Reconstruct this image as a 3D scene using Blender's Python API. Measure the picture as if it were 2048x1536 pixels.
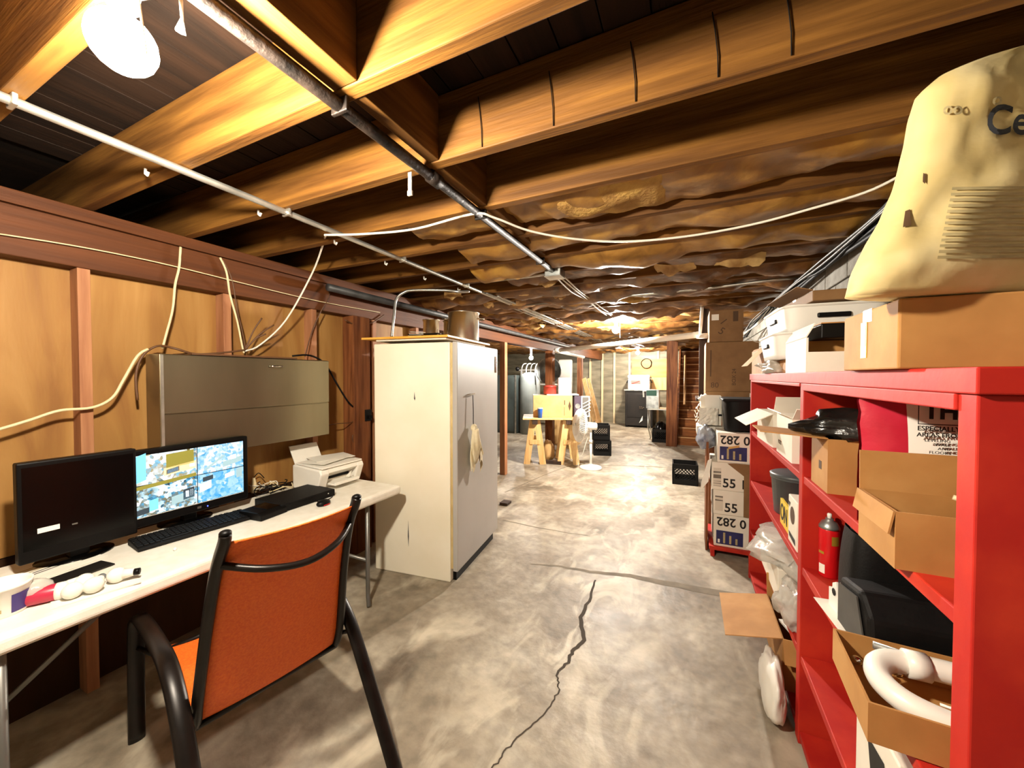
import bpy, bmesh, math, random
from mathutils import Vector, Matrix, noise

for o in list(bpy.data.objects):
    bpy.data.objects.remove(o)
SC = bpy.context.scene
COL = SC.collection
RND = random.Random(7)
PI = math.pi

# ------------------------------------------------------------------ camera
F, CAMH = 755.0, 1.53
YAW = math.radians(25.1)
PIT = math.atan(16 / 755)
cd = bpy.data.cameras.new('camera')
cd.sensor_width = 36
cd.lens = F / 2048 * 36
cd.clip_start = 0.02
cam = bpy.data.objects.new('camera', cd)
cam.location = (0, 0, CAMH)
cam.rotation_euler = (PI / 2 - PIT, 0, YAW)
COL.objects.link(cam)
SC.camera = cam

# ------------------------------------------------------------------ world, exposure
w = bpy.data.worlds.new('world')
SC.world = w
w.use_nodes = True
w.node_tree.nodes['Background'].inputs[0].default_value = (0.9, 0.72, 0.5, 1)
w.node_tree.nodes['Background'].inputs[1].default_value = 0.0
vs = SC.view_settings
vs.view_transform = 'Standard'
vs.look = 'None'
vs.gamma = 1
vs.use_curve_mapping = False
vs.exposure = 1.15
# the lamps of the place: (position, watts); each is built as a bulb in a holder below
LAMPS = [((-0.985, 0.35, 2.165), 85), ((-0.92, 5.36, 2.17), 185), ((-1.28, 10.9, 2.17), 130), ((-3.55, 8.70, 1.98), 60)]
LAMP_COL = [(1.0, 0.90, 0.74), (1.0, 0.93, 0.83), (1.0, 0.91, 0.78), (1.0, 0.94, 0.86)]

# ------------------------------------------------------------------ pixel to place
fw = Vector((-math.sin(YAW) * math.cos(PIT), math.cos(YAW) * math.cos(PIT), -math.sin(PIT)))
rt = Vector((math.cos(YAW), math.sin(YAW), 0))
up = rt.cross(fw)
EYE = Vector((0, 0, CAMH))
def ray(px, py):
    return fw + rt * ((px - 1024) / F) + up * ((768 - py) / F)
def X(px, py, x):
    d = ray(px, py); return EYE + d * (x / d.x)
def Y(px, py, y):
    d = ray(px, py); return EYE + d * (y / d.y)
def Z(px, py, z):
    d = ray(px, py); return EYE + d * ((z - CAMH) / d.z)

# ------------------------------------------------------------------ materials
def lin(h):
    h = h.lstrip('#')
    c = [int(h[i:i + 2], 16) / 255 for i in (0, 2, 4)]
    return tuple(x / 12.92 if x < .04045 else ((x + .055) / 1.055) ** 2.4 for x in c) + (1,)
MATS = {}
def mat(name, c1, c2=None, rough=.6, metal=0, scale=6, stretch=(1, 1, 1), bump=0, bscale=None, detail=4,
        lo=.35, hi=.65, c3=None, emit=0, trans=0, alpha=1, spec=.5, dist=0, sheen=0):
    m = bpy.data.materials.new(name)
    m.use_nodes = True
    N, L = m.node_tree.nodes, m.node_tree.links
    b = N['Principled BSDF']
    b.inputs['Roughness'].default_value = rough
    b.inputs['Metallic'].default_value = metal
    b.inputs['Specular IOR Level'].default_value = spec
    if trans: b.inputs['Transmission Weight'].default_value = trans
    if alpha < 1: b.inputs['Alpha'].default_value = alpha
    b.inputs['Base Color'].default_value = lin(c1)
    tc = N.new('ShaderNodeTexCoord'); oi = N.new('ShaderNodeObjectInfo')
    ml = N.new('ShaderNodeMath'); ml.operation = 'MULTIPLY'; ml.inputs[1].default_value = 37
    L.new(oi.outputs['Random'], ml.inputs[0])
    ad = N.new('ShaderNodeVectorMath'); ad.operation = 'ADD'
    L.new(tc.outputs['Object'], ad.inputs[0]); L.new(ml.outputs[0], ad.inputs[1])
    mp = N.new('ShaderNodeMapping'); mp.inputs['Scale'].default_value = stretch
    L.new(ad.outputs[0], mp.inputs['Vector'])
    if c2:
        nz = N.new('ShaderNodeTexNoise'); nz.inputs['Scale'].default_value = scale
        nz.inputs['Detail'].default_value = detail; nz.inputs['Distortion'].default_value = dist
        L.new(mp.outputs[0], nz.inputs['Vector'])
        cr = N.new('ShaderNodeValToRGB')
        cr.color_ramp.elements[0].position = lo; cr.color_ramp.elements[0].color = lin(c1)
        cr.color_ramp.elements[1].position = hi; cr.color_ramp.elements[1].color = lin(c2)
        if c3:
            e = cr.color_ramp.elements.new((lo + hi) / 2); e.color = lin(c3)
        L.new(nz.outputs['Fac'], cr.inputs['Fac'])
        L.new(cr.outputs['Color'], b.inputs['Base Color'])
    if bump:
        n2 = N.new('ShaderNodeTexNoise'); n2.inputs['Scale'].default_value = bscale or scale * 4
        n2.inputs['Detail'].default_value = 6
        L.new(mp.outputs[0], n2.inputs['Vector'])
        bp = N.new('ShaderNodeBump'); bp.inputs['Strength'].default_value = bump; bp.inputs['Distance'].default_value = .01
        L.new(n2.outputs['Fac'], bp.inputs['Height']); L.new(bp.outputs[0], b.inputs['Normal'])
    if emit:
        b.inputs['Emission Color'].default_value = lin(c1); b.inputs['Emission Strength'].default_value = emit
    MATS[name] = m
    return m
mat('joist', '#553513', '#875c26', .62, scale=3, stretch=(.5, 7, 7), bump=.25, bscale=14, c3='#6e481d', spec=.22, detail=8)
mat('blocking', '#553614', '#7a5426', .6, scale=3, stretch=(7, .6, 7), bump=.2, bscale=12, spec=.22, detail=8)
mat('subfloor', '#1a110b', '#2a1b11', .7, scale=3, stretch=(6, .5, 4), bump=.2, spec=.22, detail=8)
mat('plate', '#4a2710', '#5e3417', .6, scale=3, stretch=(7, .4, 7), bump=.2, bscale=12, spec=.22, detail=8)
mat('stud', '#8f5e40', '#aa7753', .6, scale=4, stretch=(7, 7, .5), bump=.15, bscale=12, spec=.22, detail=8)
mat('plywood', '#865c30', '#a87f48', .55, scale=2.2, stretch=(4, 3, .5), bump=.08, bscale=20, c3='#986e3a', dist=.6, spec=.22, detail=8)
mat('shadedply', '#2c1a0d', '#3d2614', .7, scale=3, stretch=(4, 3, .5), bump=.1, spec=.15)  # plywood with the shade under the table put into its colour
mat('post', '#5a3019', '#8a5530', .6, scale=4, stretch=(6, 6, .5), bump=.2, spec=.22, detail=8)
mat('darkpost', '#2a1a10', '#3d281a', .7, scale=4, stretch=(6, 6, .5), bump=.2)
mat('newwood', '#d3a565', '#e8c48a', .6, scale=4, stretch=(6, 6, .5), bump=.15)
mat('batten', '#cbb48a', '#e0cda6', .6, scale=4, stretch=(6, 6, .5))
mat('stairwood', '#6e3d1e', '#a3652f', .55, scale=4, stretch=(.6, 6, 6), bump=.2, spec=.22, detail=8)
mat('nosing', '#b98a58', '#d5a874', .45, scale=4, stretch=(.6, 6, 6))
mat('kraftface', '#45290f', '#8a6230', .33, scale=5, bump=.5, bscale=18, c3='#684320', detail=7, dist=1.0, lo=.3, hi=.7)
mat('fibreglass', '#8f6a2e', '#bd9850', .9, scale=9, bump=.8, bscale=60, c3='#a07a40')
mat('kraftgold', '#6e4a18', '#b58a3e', .38, scale=5, bump=.45, bscale=16, c3='#94692c', detail=7, dist=1.0, lo=.3, hi=.7)
mat('torn', '#8a6030', '#cfae72', .45, scale=8, bump=.4)
mat('backwall', '#655d49', '#8a816a', .5, scale=3, stretch=(.7, 1, 3.2), bump=.3, bscale=9, detail=6)
mat('plainwall', '#8c8577', '#a7a090', .8, scale=3, bump=.2)
mat('block', '#77736a', '#98948a', .85, scale=7, bump=.5, bscale=60)
mat('mortar', '#56534c', '#69655d', .9, scale=9)
mat('rust', '#14110f', '#3a2f28', .5, metal=.6, scale=18, bump=.3)
mat('emt', '#a9a79f', '#cfcdc4', .35, metal=.85, scale=8)
mat('galv', '#8f9391', '#b9bdba', .38, metal=.8, scale=10)
mat('steel', '#a09a8a', '#b6b0a0', .3, metal=.95, scale=3, stretch=(2, 14, 1.0), bump=.02)
mat('cabinetsteel', '#8a826c', '#979079', .3, metal=.95, scale=1.2, stretch=(1, 3, .8), bump=.01)
mat('chrome', '#d8d6d0', rough=.12, metal=1)
mat('potsteel', '#c9c1b0', '#ded6c6', .33, metal=1, scale=4)
mat('whitewire', '#e4dfd0', rough=.5)
mat('creamwire', '#d9c79c', rough=.55)
mat('brownwire', '#5a3a20', rough=.6)
mat('blackwire', '#0d0b0a', rough=.6, spec=.2)
mat('pvc', '#ece8de', rough=.35)
mat('porcelain', '#ece8de', rough=.25)
mat('blackpipe', '#2c2c2c', '#404040', .5, scale=10)
mat('tabletop', '#e6e0d2', '#efeade', .45, scale=20, bump=.05, bscale=200)
mat('greytube', '#7c7a75', rough=.4, metal=.7)
mat('black', '#060505', rough=0.45, spec=.2)
mat('blackgloss', '#040404', rough=0.2, spec=.2)
mat('blackmatt', '#090808', '#0e0d0c', .6, scale=30, bump=.1, spec=.25)
mat('keycap', '#0d0c0c', rough=.5, spec=.3)
mat('darkgreyp', '#3a3936', '#4a4945', .5, scale=8)
mat('led', '#3040ff', emit=6)
mat('sticker', '#efebe0', rough=.5)
mat('printerwhite', '#e3dfd4', '#ece8de', .4, scale=5)
mat('paper', '#f1ede2', '#e6e1d4', .7, scale=4)
mat('sling', '#ea6018', '#f5741f', .55, scale=120, bump=.3, bscale=300, sheen=.3)
mat('slingframe', '#120d0a', '#1a1310', .35, metal=.3, scale=20, spec=.4)
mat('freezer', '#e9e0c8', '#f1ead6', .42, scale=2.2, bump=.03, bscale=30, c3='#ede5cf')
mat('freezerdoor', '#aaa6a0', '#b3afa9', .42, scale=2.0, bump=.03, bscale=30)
mat('gasket', '#b89f68', '#cbb480', .6, scale=10)
mat('yellowboard', '#d79a33', '#e0aa49', .5, scale=6)
mat('rag', '#cfc19c', '#e2d7b8', .9, scale=12, bump=.5)
mat('carton', '#a9783f', '#bb8a4e', .75, scale=7, bump=.06, bscale=30, c3='#b28045')
mat('cartonlight', '#c39a62', '#cfa870', .75, scale=7, bump=.06, bscale=30)
mat('cartondark', '#7d5a35', '#8c6840', .75, scale=7, bump=.06, bscale=30)
mat('cartonin', '#8d6435', '#9c7140', .8, scale=7)
mat('whitecarton', '#e6dfce', '#efe9da', .6, scale=5)
mat('tape', '#c79f5e', rough=.3)
mat('ink', '#17130f', rough=.6)
mat('inkbrown', '#4d341b', rough=.7)
mat('inkgrey', '#a5966c', '#bcab7d', .8, scale=30, stretch=(1, 1, 8))
mat('barcode', '#6d655a', '#d7cfbe', .6, scale=60, stretch=(.02, .02, 1), lo=.48, hi=.52, detail=0)
mat('navy', '#1f2152', '#2b2d64', .5, scale=12)
mat('red', '#b42414', '#c2331f', .6, scale=4, bump=.08, bscale=25, c3='#ae2018', detail=7, spec=.3)
mat('bagpaper', '#d9c389', '#e7d5a2', .75, scale=4, bump=.5, bscale=7, c3='#d1ba7d')
mat('cementink', '#2f3136', rough=.8)
mat('redbag', '#b01f33', '#c73146', .3, scale=6, bump=.4, bscale=12)
mat('whitebag', '#ece7db', '#f3efe5', .35, scale=6, bump=.2, bscale=12)
mat('blackbag', '#0d0c0b', '#1d1a17', .22, scale=5, bump=.8, bscale=11)
mat('clearbag', '#c9c5ba', '#e8e4da', .2, scale=9, bump=.9, bscale=16, alpha=.55)
mat('bluebag', '#6f7f9c', '#b8bfc8', .25, scale=9, bump=.8, bscale=16, alpha=.6)
mat('sprayred', '#c9161b', rough=.25)
mat('gold', '#c9a23a', rough=.3, metal=.5)
mat('yellow', '#e8c93c', rough=.5)
mat('bluecup', '#2268d8', rough=.35)
mat('bucketgrey', '#4b5052', '#5d6264', .4, scale=6)
mat('redpot', '#b2352c', '#c5483c', .35, scale=5)
mat('lockergrey', '#7d8583', '#8f9693', .45, scale=3)
mat('lockerdark', '#3b4443', '#47504e', .45, scale=3)
mat('plasticwhite', '#efece4', rough=.35)
mat('crate', '#060606', rough=.45, spec=.25)
mat('darkiron', '#120f0d', '#201b17', .55, scale=4, metal=.3)
mat('green', '#1f5a46', rough=.5)
mat('binderpurple', '#3b3040', '#4a3d4c', .5, scale=6)
mat('orangeply', '#d08c3f', '#e0a457', .55, scale=3, stretch=(.6, 3, 3))
mat('purple', '#3c2f6d', rough=.4)
mat('pinkred', '#b32a44', rough=.35)
mat('bulbglass', '#eeeae0', rough=.12, trans=.35)
mat('seam', '#6b6253', '#857a67', .8, scale=8)
mat('crackm', '#40372c', rough=.9)
mat('cobweb', '#d9d4c8', rough=.8)

def concrete():
    m = bpy.data.materials.new('concrete'); m.use_nodes = True
    N, L = m.node_tree.nodes, m.node_tree.links
    b = N['Principled BSDF']
    tc = N.new('ShaderNodeTexCoord')
    def nz(sc, det, dist=0, st=(1, 1, 1)):
        mp = N.new('ShaderNodeMapping'); mp.inputs['Scale'].default_value = st
        L.new(tc.outputs['Object'], mp.inputs['Vector'])
        n = N.new('ShaderNodeTexNoise'); n.inputs['Scale'].default_value = sc; n.inputs['Detail'].default_value = det
        n.inputs['Distortion'].default_value = dist; L.new(mp.outputs[0], n.inputs['Vector']); return n.outputs['Fac']
    def ramp(f, *st):
        r = N.new('ShaderNodeValToRGB'); e = r.color_ramp.elements
        e[0].position, e[0].color = st[0][0], lin(st[0][1]); e[1].position, e[1].color = st[-1][0], lin(st[-1][1])
        for p, c in st[1:-1]:
            k = e.new(p); k.color = lin(c)
        L.new(f, r.inputs['Fac']); return r.outputs['Color']
    def mix(f, a, c, mode='MIX'):
        x = N.new('ShaderNodeMix'); x.data_type = 'RGBA'; x.blend_type = mode
        if isinstance(f, float): x.inputs[0].default_value = f
        else: L.new(f, x.inputs[0])
        L.new(a, x.inputs[6]); L.new(c, x.inputs[7]); return x.outputs[2]
    base = ramp(nz(1.9, 10, .35), (.3, '#7a6e5c'), (.45, '#9a8d79'), (.58, '#b4a995'), (.72, '#cdc5b4'))
    fine = ramp(nz(16, 8), (.35, '#9a9a9a'), (.65, '#e6e6e6'))
    c = mix(.55, base, fine, 'MULTIPLY')
    white = ramp(nz(2.6, 12, .6, (1.3, .7, 1)), (.54, '#000000'), (.70, '#d8d8d8'))
    wc = N.new('ShaderNodeRGB'); wc.outputs[0].default_value = lin('#d2c8b2')
    c = mix(white, c, wc.outputs[0])
    dk = ramp(nz(3.6, 12, .4, (.8, 1.2, 1)), (.27, '#b0b0b0'), (.42, '#000000'))
    dc = N.new('ShaderNodeRGB'); dc.outputs[0].default_value = lin('#6c5f4a')
    c = mix(dk, c, dc.outputs[0])
    # pale mineral deposits on both sides of the crack that runs down the slab
    sx = N.new('ShaderNodeSeparateXYZ'); L.new(tc.outputs['Object'], sx.inputs[0])
    def mth(op, a, bb):
        n = N.new('ShaderNodeMath'); n.operation = op; n.use_clamp = op == 'SUBTRACT_C'
        if isinstance(a, float): n.inputs[0].default_value = a
        else: L.new(a, n.inputs[0])
        if bb is not None:
            if isinstance(bb, float): n.inputs[1].default_value = bb
            else: L.new(bb, n.inputs[1])
        return n.outputs[0]
    ax_ = mth('ABSOLUTE', mth('ADD', sx.outputs[0], .6), None)
    near = N.new('ShaderNodeMapRange'); near.inputs[1].default_value = .05; near.inputs[2].default_value = .55; near.inputs[3].default_value = 1; near.inputs[4].default_value = 0
    L.new(ax_, near.inputs[0])
    dep = ramp(nz(4.2, 12, 1.1, (1.2, .55, 1)), (.50, '#000000'), (.62, '#ffffff'))
    mk = mth('MULTIPLY', near.outputs[0], dep)
    c = mix(mth('MULTIPLY', mk, .75), c, wc.outputs[0])
    L.new(c, b.inputs['Base Color'])
    rr = N.new('ShaderNodeMapRange'); rr.inputs[3].default_value = .38; rr.inputs[4].default_value = .7
    L.new(nz(3, 6), rr.inputs[0]); L.new(rr.outputs[0], b.inputs['Roughness'])
    bp = N.new('ShaderNodeBump'); bp.inputs['Strength'].default_value = .35; bp.inputs['Distance'].default_value = .02
    L.new(nz(9, 10), bp.inputs['Height']); L.new(bp.outputs[0], b.inputs['Normal'])
    MATS['concrete'] = m
concrete()

def bulb_mat(name, s, col):
    m = bpy.data.materials.new(name); m.use_nodes = True
    b = m.node_tree.nodes['Principled BSDF']
    b.inputs['Base Color'].default_value = (1, 1, 1, 1)
    b.inputs['Emission Color'].default_value = col + (1,)
    b.inputs['Emission Strength'].default_value = s
    MATS[name] = m

def screen_mat(name, cols, sc, seed, lines=0):
    # a lit camera picture: blotches of furniture and floor in the picture's own colours
    m = bpy.data.materials.new(name); m.use_nodes = True
    N, L = m.node_tree.nodes, m.node_tree.links
    b = N['Principled BSDF']; b.inputs['Base Color'].default_value = (0, 0, 0, 1); b.inputs['Roughness'].default_value = .2
    tc = N.new('ShaderNodeTexCoord'); mp = N.new('ShaderNodeMapping')
    mp.inputs['Location'].default_value = (seed, seed * 1.7, seed * .6); mp.inputs['Rotation'].default_value = (.5, 0, 0)
    L.new(tc.outputs['Object'], mp.inputs['Vector'])
    v = N.new('ShaderNodeTexVoronoi'); v.inputs['Scale'].default_value = sc; v.distance = 'MANHATTAN'
    L.new(mp.outputs[0], v.inputs['Vector'])
    sep = N.new('ShaderNodeSeparateColor'); L.new(v.outputs['Color'], sep.inputs[0])
    n = N.new('ShaderNodeTexNoise'); n.inputs['Scale'].default_value = sc * .35; n.inputs['Detail'].default_value = 5
    L.new(mp.outputs[0], n.inputs['Vector'])
    a = N.new('ShaderNodeMath'); a.operation = 'MULTIPLY_ADD'; a.inputs[1].default_value = .45; L.new(sep.outputs[0], a.inputs[0])
    h = N.new('ShaderNodeMath'); h.operation = 'MULTIPLY'; h.inputs[1].default_value = .6; L.new(n.outputs['Fac'], h.inputs[0])
    L.new(h.outputs[0], a.inputs[2])
    r = N.new('ShaderNodeValToRGB'); r.color_ramp.interpolation = 'LINEAR'; e = r.color_ramp.elements
    e[0].position, e[0].color = .15, lin(cols[0]); e[1].position, e[1].color = .8, lin(cols[-1])
    for i, c in enumerate(cols[1:-1]):
        k = e.new(.15 + .65 * (i + 1) / (len(cols) - 1)); k.color = lin(c)
    L.new(a.outputs[0], r.inputs['Fac']); L.new(r.outputs['Color'], b.inputs['Emission Color'])
    b.inputs['Emission Strength'].default_value = .55
    MATS[name] = m

# ------------------------------------------------------------------ mesh helpers
class M:
    def __init__(s):
        s.v, s.f = [], []
    def add(s, vs, fs):
        k = len(s.v); s.v += [Vector(q) for q in vs]; s.f += [tuple(i + k for i in q) for q in fs]; return s
    def box(s, x0, x1, y0, y1, z0, z1):
        return s.add([(x, y, z) for z in (z0, z1) for y in (y0, y1) for x in (x0, x1)],
                     [(0, 2, 3, 1), (4, 5, 7, 6), (0, 1, 5, 4), (2, 6, 7, 3), (0, 4, 6, 2), (1, 3, 7, 5)])
    def obox(s, o, a, b, c):      # corner and three edge vectors
        o, a, b, c = map(Vector, (o, a, b, c))
        if a.cross(b).dot(c) < 0: a, b = b, a
        return s.add([o, o + a, o + b, o + a + b, o + c, o + a + c, o + b + c, o + a + b + c],
                     [(0, 2, 3, 1), (4, 5, 7, 6), (0, 1, 5, 4), (2, 6, 7, 3), (0, 4, 6, 2), (1, 3, 7, 5)])
    def bar(s, p, q, w, h, upv=(0, 0, 1)):     # a rectangular bar from p to q
        p, q = Vector(p), Vector(q); d = (q - p)
        side = d.cross(Vector(upv))
        if side.length < 1e-6: side = d.cross(Vector((0, 1, 0)))
        side.normalize(); u = side.cross(d).normalized()
        return s.obox(p - side * w / 2 - u * h / 2, d, side * w, u * h)
    def tube(s, pts, r, n=8, flat=None, smooth=0):
        pts = [Vector(p) for p in pts]
        if smooth: pts = spline(pts, smooth)
        rs = r if isinstance(r, (list, tuple)) else [r] * len(pts)
        if len(rs) != len(pts): rs = [rs[0]] * len(pts)
        k0 = len(s.v); prev = None
        for i, p in enumerate(pts):
            d = (pts[min(i + 1, len(pts) - 1)] - pts[max(i - 1, 0)]).normalized()
            if prev is None:
                a = d.cross(Vector((0, 0, 1)))
                if a.length < .05: a = d.cross(Vector((0, 1, 0)))
            else:
                a = prev - d * prev.dot(d)
            a.normalize(); prev = a; b = d.cross(a)
            fa, fb = flat if flat else (1, 1)
            s.v += [p + a * math.cos(2 * PI * j / n) * rs[i] * fa + b * math.sin(2 * PI * j / n) * rs[i] * fb for j in range(n)]
        for i in range(len(pts) - 1):
            for j in range(n):
                a, b = k0 + i * n + j, k0 + i * n + (j + 1) % n
                s.f.append((a, b, b + n, a + n))
        s.f.append(tuple(k0 + j for j in reversed(range(n)))); e = k0 + (len(pts) - 1) * n
        s.f.append(tuple(e + j for j in range(n)))
        return s
    def lathe(s, prof, c=(0, 0, 0), n=24, axis='z', sx=1, sy=1):
        k0 = len(s.v); c = Vector(c)
        for r, z in prof:
            for j in range(n):
                a = 2 * PI * j / n
                q = (r * math.cos(a) * sx, r * math.sin(a) * sy, z)
                if axis == 'y': q = (q[0], q[2], q[1])
                if axis == 'x': q = (q[2], q[0], q[1])
                s.v.append(c + Vector(q))
        for i in range(len(prof) - 1):
            for j in range(n):
                a, b = k0 + i * n + j, k0 + i * n + (j + 1) % n
                s.f.append((a, b, b + n, a + n))
        s.f.append(tuple(k0 + j for j in reversed(range(n)))); e = k0 + (len(prof) - 1) * n
        s.f.append(tuple(e + j for j in range(n)))
        return s
    def prism(s, poly, d):        # 3D polygon pushed along d
        d = Vector(d); n = len(poly); a = [Vector(p) for p in poly]
        return s.add(a + [p + d for p in a], [tuple(reversed(range(n))), tuple(range(n, 2 * n))] +
                     [(i, (i + 1) % n, n + (i + 1) % n, n + i) for i in range(n)])
    def grid(s, fn, nu, nv, loop=False):
        k0 = len(s.v)
        for j in range(nv + 1):
            for i in range(nu + (0 if loop else 1)):
                s.v.append(Vector(fn(i / nu, j / nv)))
        W = nu if loop else nu + 1
        for j in range(nv):
            for i in range(nu):
                a, b = k0 + j * W + i, k0 + j * W + (i + 1) % W
                s.f.append((a, b, b + W, a + W))
        return s
    def sphere(s, c, r, n=16, m=10, sc=(1, 1, 1)):
        pr = [(r * math.sin(PI * i / m) + 1e-5, -r * math.cos(PI * i / m)) for i in range(m + 1)]
        k0 = len(s.v); s.lathe(pr, (0, 0, 0), n)
        for i in range(k0, len(s.v)):
            q = s.v[i]; s.v[i] = Vector((q.x * sc[0], q.y * sc[1], q.z * sc[2])) + Vector(c)
        return s
    def build(s, name, mt, parent=None, smooth=False, bevel=0, at=None, world=False, solid=0, rz=0, seg=2):
        me = bpy.data.meshes.new(name)
        vs_ = s.v
        if world and parent is not None:
            inv = Matrix(parent['_m']).inverted() if '_m' in parent else PM[parent.name].inverted()
            vs_ = [inv @ q for q in vs_]
        if at is not None:
            A = Vector(at); vs_ = [q - A for q in vs_] if world else vs_
        me.from_pydata([tuple(q) for q in vs_], [], s.f)
        bm = bmesh.new(); bm.from_mesh(me); bmesh.ops.recalc_face_normals(bm, faces=bm.faces); bm.to_mesh(me); bm.free()
        me.materials.append(MATS[mt] if isinstance(mt, str) else mt)
        if smooth: me.polygons.foreach_set('use_smooth', [True] * len(me.polygons))
        o = bpy.data.objects.new(name, me); COL.objects.link(o)
        if at is not None: o.location = at
        if rz: o.rotation_euler.z = rz
        if parent is not None: o.parent = parent
        if solid:
            md = o.modifiers.new('solidify', 'SOLIDIFY'); md.thickness = solid; md.offset = 0
        if bevel:
            md = o.modifiers.new('bevel', 'BEVEL'); md.width = bevel; md.segments = seg; md.limit_method = 'ANGLE'; md.angle_limit = .6
        return o
def spline(p, k):
    out = []; n = len(p)
    for i in range(n - 1):
        a, b, c, d = p[max(i - 1, 0)], p[i], p[i + 1], p[min(i + 2, n - 1)]
        for j in range(k):
            t = j / k
            out.append(.5 * ((2 * b) + (c - a) * t + (2 * a - 5 * b + 4 * c - d) * t * t + (3 * b - a - 3 * c + d) * t ** 3))
    return out + [p[-1]]
PM = {}
def thing(name, label, cat, loc=(0, 0, 0), rz=0, group=None):
    o = bpy.data.objects.new(name, None); COL.objects.link(o)
    o.empty_display_size = .1; o.location = loc; o.rotation_euler.z = rz
    o['label'] = label; o['category'] = cat
    if group: o['group'] = group
    PM[o.name] = Matrix.Translation(Vector(loc)) @ Matrix.Rotation(rz, 4, 'Z')
    return o
def tag(o, label, cat, group=None):
    o['label'] = label; o['category'] = cat
    if group: o['group'] = group
    return o
def struct(o):
    o['kind'] = 'structure'; return o
def dup(root, loc, rz, label=None):
    r = root.copy(); COL.objects.link(r); r.location = loc; r.rotation_euler.z = rz
    if label: r['label'] = label
    for ch in list(root.children):
        c = ch.copy(); COL.objects.link(c); c.parent = r
        for g in list(ch.children):
            d = g.copy(); COL.objects.link(d); d.parent = c
    return r
def text(s, size, mt, parent, loc, rot, name='lettering', sx=1, bold=.0, align='LEFT'):
    cu = bpy.data.curves.new(name, 'FONT'); cu.body = s; cu.size = size; cu.extrude = .0006; cu.offset = bold
    cu.align_x = align; cu.align_y = 'CENTER'; cu.resolution_u = 3
    t = bpy.data.objects.new('tmp', cu); COL.objects.link(t)
    dg = bpy.context.evaluated_depsgraph_get()
    me = bpy.data.meshes.new_from_object(t.evaluated_get(dg)); bpy.data.objects.remove(t)
    me.materials.clear(); me.materials.append(MATS[mt])
    o = bpy.data.objects.new(name, me); COL.objects.link(o)
    o.location = loc; o.rotation_euler = rot; o.scale = (sx, 1, 1)
    if parent is not None: o.parent = parent
    return o
FACE_Y = (PI / 2, 0, 0)           # lettering on a face towards -y
FACE_X = (PI / 2, 0, -PI / 2)     # lettering on a face towards -x
FACE_XP = (PI / 2, 0, PI / 2)     # lettering on a face towards +x

# ================================================================== THE ROOM
ZB = 2.32                       # underside of the joists
fl = struct(M().box(-7, 3, -1.6, 13, -.1, 0).build('floor', 'concrete'))
def floor_line(name, px, widths, mt, z=.0012):
    p = [Z(a, b, 0) for a, b in px]
    pts = spline(p, 5); n = len(pts); rr = random.Random(3)
    m = M(); L_, R_ = [], []
    for i, q in enumerate(pts):
        d = (pts[min(i + 1, n - 1)] - pts[max(i - 1, 0)]).normalized(); s = Vector((d.y, -d.x, 0))
        t = i / (n - 1) * (len(widths) - 1); k = min(int(t), len(widths) - 2); wd = widths[k] + (widths[k + 1] - widths[k]) * (t - k)
        j = (rr.random() - .5) * .014
        L_.append(q + s * (wd / 2 + j) + Vector((0, 0, z))); R_.append(q - s * (wd / 2 - j) + Vector((0, 0, z)))
    m.add(L_ + R_, [(i, i + 1, n + i + 1, n + i) for i in range(n - 1)])
    return m.build(name, mt, fl)
floor_line('crack', [(1190, 1160), (1180, 1195), (1163, 1235), (1167, 1280), (1145, 1303), (1135, 1325), (1116, 1348), (1118, 1370),
                     (1112, 1393), (1090, 1425), (1062, 1455), (1020, 1492), (1000, 1520), (975, 1545)], [.012, .026, .02, .009, .007, .007, .006], 'crackm')
floor_line('slab_joint', [(1060, 1128), (1110, 1132), (1180, 1143), (1260, 1152), (1330, 1166), (1480, 1195), (1600, 1225)], [.01, .03, .05, .08, .11], 'seam')
floor_line('slab_joint', [(1005, 1040), (1100, 1060), (1180, 1072)], [.012, .012, .008], 'seam')
floor_line('slab_joint', [(1010, 985), (1130, 935), (1200, 930), (1400, 938)], [.015, .03, .02], 'seam')

# ceiling: subfloor, boards, joists, bridging and kraft-faced insulation
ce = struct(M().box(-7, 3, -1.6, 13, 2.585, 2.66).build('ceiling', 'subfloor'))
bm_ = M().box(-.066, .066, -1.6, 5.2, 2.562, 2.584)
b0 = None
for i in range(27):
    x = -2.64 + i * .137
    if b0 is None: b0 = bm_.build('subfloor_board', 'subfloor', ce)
    o = b0 if i == 0 else b0.copy()
    if i: COL.objects.link(o)
    o.location = (x, 0, (i * 7 % 5) * .0008)
JY = [.36 + .4 * k for k in range(-4, 31)]
jm = M().box(-7, 1.0, 0, .045, 0, .24)
j0 = None
for i, y in enumerate(JY):
    if j0 is None: j0 = jm.build('joist', 'joist', ce, bevel=.004)
    o = j0 if i == 0 else j0.copy()
    if i: COL.objects.link(o)
    o.location = (0, y, ZB)
for i, y in enumerate(JY):
    if not -.5 < y < 2.2: continue
    wd = .09 if y < .5 else .045
    M().box(0, wd, .046, .399, .004, .239).build('blocking', 'blocking', ce, bevel=.003).location = (-.905 + (.02 if i % 2 else .0), y, ZB)
for k, x in enumerate((-.66, -.40, -.15, .06, .22)):
    M().tube([(x - .012, 1.157, 2.50), (x - .004, 1.156, 2.44), (x + .002, 1.156, 2.38), (x + .003, 1.157, 2.325)], .0016, 5).build('support_wire', 'blackwire', ce)

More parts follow.
